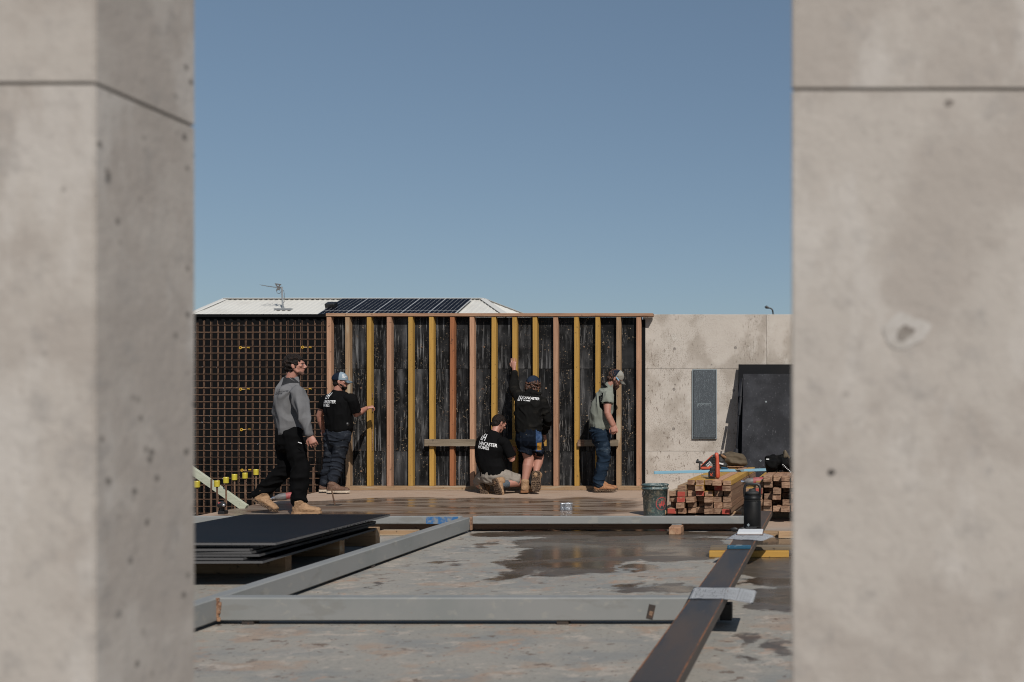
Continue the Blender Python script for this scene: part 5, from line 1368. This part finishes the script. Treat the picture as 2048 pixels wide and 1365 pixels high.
# ---------------- D: man in black hoodie, arm raised, one foot on its toes
def man_d():
    D = 13.92
    f = V((.06, 1, 0)).normalized(); r = f.cross(UP)
    t = person('curly haired man in black printed hoodie and blue shorts reaching up to a stud', (P(1055, 985, D).x, D, 0))
    def J(x, y, dd=0): return P(x, y, D+dd)
    hc = J(1067, 770, .20); hf = V((.32, .93, -.12)); hu = V((.05, .12, 1))
    nb = J(1064, 790, .10)
    shL, elL, wrL = J(1040, 797, .08), J(1028, 778, .34), J(1029, 744, .53)
    shR, elR, wrR = J(1084, 805, .05), J(1096, 840, .10), J(1088, 868, .32)
    hipL, knL, anL = J(1047, 876, .0), J(1058, 918, .05), J(1049, 966, -.02)
    hipR, knR, anR = J(1069, 876, -.02), J(1078, 916, .22), J(1072, 944, -.02)
    b = NB(); at, R = head(b, hc, hf, hu)
    tube(b, [(nb-V((0, 0, .06)), .062), (nb+V((0, .02, .03)), .060), (hc+V((-.01, -.02, -.05)), .058)], ref=r)
    tube(b, [(J(1058, 874), .155, .11), (J(1057, 850), .145, .11), (J(1058, 818), .175, .12), (J(1061, 800, .03), .15, .09)], ref=r)
    for sh, el, wr in ((shR, elR, wrR), (shL, elL, wrL)):
        limb(b, [(sh, .052), (lerp(sh, el, .5), .050), (el, .042), (lerp(el, wr, .35), .043), (wr, .029)], f)
    hand(b, wrL+V((-.01, .01, .045)), V((-.10, .10, 1)), V((.1, 1, 0)), 1, .12, .07)
    hand(b, wrR, V((.1, .5, -.8)), V((-1, 0, 0)), 1, .5)
    limb(b, [(hipL, .088), (lerp(hipL, knL, .6), .076), (knL, .070), (lerp(knL, anL, .3), .072), (lerp(knL, anL, .65), .055), (anL, .042)], f)
    limb(b, [(hipR, .088), (lerp(hipR, knR, .6), .080), (knR, .066), (lerp(knR, anR, .35), .066), (anR, .038)], f)
    organic('body', b, M['skin'], t, .005, 2)
    b = NB()
    tube(b, [(J(1057, 862), .188, .145), (J(1057, 850), .190, .15), (J(1056, 830), .19, .155), (J(1058, 812, .02), .212, .150), (J(1061, 799, .05), .195, .125), (J(1063, 791, .08), .13, .10)], ref=r, seg=20)
    for sh, el, wr, e in ((shR, elR, wrR, .9), (shL, elL, wrL, .93)):
        limb(b, [(sh, .080), (lerp(sh, el, .5), .076), (el, .068), (lerp(el, wr, .5), .055), (lerp(el, wr, e), .043)], f)
    tube(b, [(J(1052, 785, .02), .022, .022), (J(1065, 787, -.03), .026, .026), (J(1080, 786, .02), .022, .022)], ref=UP)   # hood
    ell(b, J(1065, 786, .04), (.10, .08, .035))
    s = organic('hoodie', b, M['hoodie'], t, .008, 2, (.013, (8, 8, 7), 71))
    decal('back_print', [polys(LOGO, .070, -.012, -.022), text2d('LANCASTER', .048, 0, .0011, .078, .012, .214), text2d('HOMES', .024, 0, .0004, .078, -.018, .10)], J(1031, 798, -.2), V((1, 0, -.10)).normalized(), V((.05, 0, 1)), V((0, -1, 0)), s, M['print'])
    b = NB()
    tube(b, [(J(1057, 856), .172, .135), (J(1057, 872), .182, .15), (J(1057, 882), .178, .145)], ref=r, seg=18)
    limb(b, [(hipL, .112), (lerp(hipL, knL, .55), .110), (J(1050, 907, .02), .112)], f, True)
    limb(b, [(hipR, .112), (lerp(hipR, knR, .5), .110), (J(1070, 908, .06), .110)], f, True)
    sh_ = organic('shorts', b, M['shorts'], t, .008, 2, (.010, (9, 9, 5), 81))
    tr = [[(0, 0), (.085, .0), (.10, .27), (.0, .285)]]
    decal('side_panel', [polys([[(0, 0), (.075, 0), (.085, .10), (0, .10)], [(0, .10), (.085, .10), (.085, .19), (0, .19)], [(0, .19), (.085, .19), (.07, .29), (0, .30)]], 1, 0, 0)], J(1071.5, 904, -.2), V((1, 0, 0)), UP, V((.25, -1, 0)), sh_, M['blue'], .003)
    decal('ochre_patch', [polys([[(0, 0), (.055, 0), (.06, .11), (0, .105)]], 1, 0, 0)], J(1074.5, 902, -.2), V((1, 0, 0)), UP, V((.25, -1, 0)), sh_, M['ochrecloth'], .006)
    boot(t, V((J(1048, 988, -.04).x+.0, D-.08, .022)), V((.10, 1, 0)), UP, M['leather'], M['leather3'], shaft=.155, w=.056)
    # right foot on its toes, sole towards the camera
    heel = V((J(1070, 944, -.12).x, D-.09, H-(942-CY)/FP*(D-.1))); toe = V((J(1072, 987, -.1).x, D-.10, .02))
    boot(t, heel, (toe-heel), V((0, 1, .1)), M['leather'], M['sole'], shaft=.13, w=.058, L_=.30)
    # curly hair
    b = NB(); f2, r2, u2 = frame_of(hf, hu)
    random.seed(12)
    ell(b, hc+u2*.02-f2*.02, (.088, .095, .085)); ell(b, hc-f2*.045-u2*.04, (.085, .06, .06))
    for k in range(150):
        a = random.uniform(0, 2*math.pi); z_ = random.uniform(-.085, .07)
        rad = .098-.03*max(0, (z_-.02)/.05)
        q = hc-f2*.012+r2*(math.cos(a)*rad)+f2*(math.sin(a)*rad)+u2*z_
        if (q-hc).dot(f2) > .045: continue
        ell(b, q, (random.uniform(.010, .017), random.uniform(.010, .017), random.uniform(.010, .018)), seg=8)
    organic('curly_hair', b, M['curl'], t, .0055, 1, (.004, (60, 60, 60), 5))
    cap(t, hc+u2*.004-f2*.004, hf, hu, M['capnavy'], M['capblue2'], M['capnavy'], back=False)
man_d()

# ---------------- E: bearded man in sage polo
def man_e():
    D = 14.22
    f = V((.96, .28, 0)).normalized(); r = f.cross(UP)
    t = person('bearded man in sage polo, jeans and dusty cap looking down by the last studs', (P(1208, 984, D).x, D, 0))
    def J(x, y, dd=0): return P(x, y, D+dd)
    hc = J(1232, 757, .0); hf = V((.84, .10, -.55)); hu = V((.52, 0, .86))
    nb = J(1217, 776)
    shR, elR, wrR = J(1215, 793, -.16), J(1215, 827, -.22), J(1225, 851, -.20)
    shL, elL, wrL = J(1209, 792, .15), J(1214, 828, .22), J(1228, 850, .26)
    hipR, knR, anR = J(1202, 866, -.07), J(1208, 914, -.05), J(1199, 966, -.07)
    hipL, knL, anL = J(1202, 866, .08), J(1208, 914, .09), J(1199, 964, .09)
    b = NB(); at, R = head(b, hc, hf, hu)
    tube(b, [(nb+V((-.03, 0, -.06)), .064), (nb+V((.01, 0, .02)), .060), (hc+V((-.045, 0, -.045)), .058)], ref=r)
    tube(b, [(J(1203, 868), .15, .11), (J(1201, 845), .145, .11), (J(1207, 810), .17, .12), (J(1213, 790), .14, .09)], ref=r)
    for sh, el, wr in ((shR, elR, wrR), (shL, elL, wrL)):
        limb(b, [(sh, .060), (lerp(sh, el, .5), .058), (el, .046), (lerp(el, wr, .35), .047), (wr, .031)], f)
    hand(b, wrR, V((.25, 0, -1)), V((-.2, 1, 0)), -1, .6)
    hand(b, wrL, V((.25, 0, -1)), V((-.2, -1, 0)), 1, .6)
    for hp, kn, an in ((hipR, knR, anR), (hipL, knL, anL)):
        limb(b, [(hp, .085), (lerp(hp, kn, .5), .075), (kn, .055), (lerp(kn, an, .35), .055), (an, .036)], f)
    organic('body', b, M['skin'], t, .005, 2)
    add_eyes(t, at)
    b = NB()
    tube(b, [(J(1203, 856), .165, .155), (J(1202, 848), .17, .162), (J(1202, 830), .168, .155), (J(1206, 810), .185, .150), (J(1211, 793), .180, .135), (J(1215, 782), .12, .10)], ref=r, seg=20)
    limb(b, [(shR+V((0, 0, .01)), .078), (lerp(shR, elR, .3), .080), (lerp(shR, elR, .42), .079)], f, True)
    limb(b, [(shL+V((0, 0, .01)), .078), (lerp(shL, elL, .3), .080), (lerp(shL, elL, .42), .079)], f, True)
    tube(b, [(J(1213, 780), .080, .076), (J(1219, 771), .070, .072)], ref=r)
    s = organic('polo_shirt', b, M['polo'], t, .008, 2, (.018, (8, 8, 2.8), 91))
    b = NB(); tube(b, [(lerp(shR, elR, .40), .0815), (lerp(shR, elR, .45), .0815)], ref=f, seg=16, cap=False); obj('sleeve_hem', b, M['blacktee'], s)
    decal('dark_side_panel', [polys([[(0, .10), (.05, .12), (.055, .30), (-.02, .235)], [(.0, .10), (.05, .12), (.12, -.02), (.09, -.03)], [(.02, .1), (.10, -.02), (.15, -.05), (.10, .1)]], 1, 0, 0)], J(1196, 827, -.3), V((1, 0, 0)), UP, V((0, -1, 0)), s, M['blacktee'], .003)
    b = NB(); tube(b, [(J(1212, 776), .083, .080), (J(1214.5, 772.5), .082, .079)], ref=r, seg=16, cap=False); obj('collar', b, M['blacktee'], s)
    b = NB()
    tube(b, [(J(1202, 852), .155, .145), (J(1201, 864), .162, .158), (J(1202, 878), .155, .14)], ref=r, seg=18)
    for hp, kn, an in ((hipR, knR, anR), (hipL, knL, anL)):
        limb(b, [(hp+V((0, 0, -.03)), .112), (lerp(hp, kn, .5), .106), (kn, .094), (lerp(kn, an, .5), .088), (an+V((-.01, 0, .03)), .080), (an+V((-.01, 0, -.03)), .078)], f)
    jn = organic('jeans', b, M['jeans2'], t, .008, 2, (.011, (5, 5, 15), 101))
    decal('waist_patch', [polys([[(0, 0), (.06, 0), (.06, .03), (0, .03)]], 1, 0, 0)], J(1186, 848, -.3), V((1, 0, 0)), UP, V((-.2, -1, 0)), jn, M['tanleather'], .004)
    boot(t, V((J(1188, 984, -.07).x, D-.08, .020)), V((.99, .12, 0)), UP, M['leather3'], M['sole'], shaft=.11, w=.052, L_=.30)
    boot(t, V((J(1188, 984, .09).x+.03, D+.10, .020)), V((.99, .12, 0)), UP, M['leather3'], M['sole'], shaft=.11, w=.052)
    shell_hair(t, hc+V((-.008, 0, -.004)), hf, hu, M['curl'], grow=.010, bumpy=.010, sc=(32, 32, 32))
    b = NB(); tube(b, [(at(0, .046, -.068), .056, .040), (at(0, .070, -.108), .046, .034), (at(0, .078, -.130), .030, .022)], ref=R @ V((1, 0, 0))); tube(b, [(at(-.066, .008, -.04), .016, .022), (at(-.05, .05, -.08), .020, .024), (at(0, .092, -.085), .018, .018), (at(.05, .05, -.08), .020, .024), (at(.066, .008, -.04), .016, .022)], ref=UP)
    organic('beard', b, M['beard'], t, .005, 2, (.006, (60, 60, 60), 3))
    cap(t, hc, hf, hu, M['capgrey'], M['capnavy'], M['capgrey'])
    b = NB(); tube(b, [(at(.086, .000, .022), .0035, .009), (at(.084, .030, .008), .0035, .009), (at(.080, .055, .002), .0035, .008)], ref=R @ V((1, 0, 0)), seg=8)
    obj('glasses_arm', b, M['glarm'], t)
man_e()
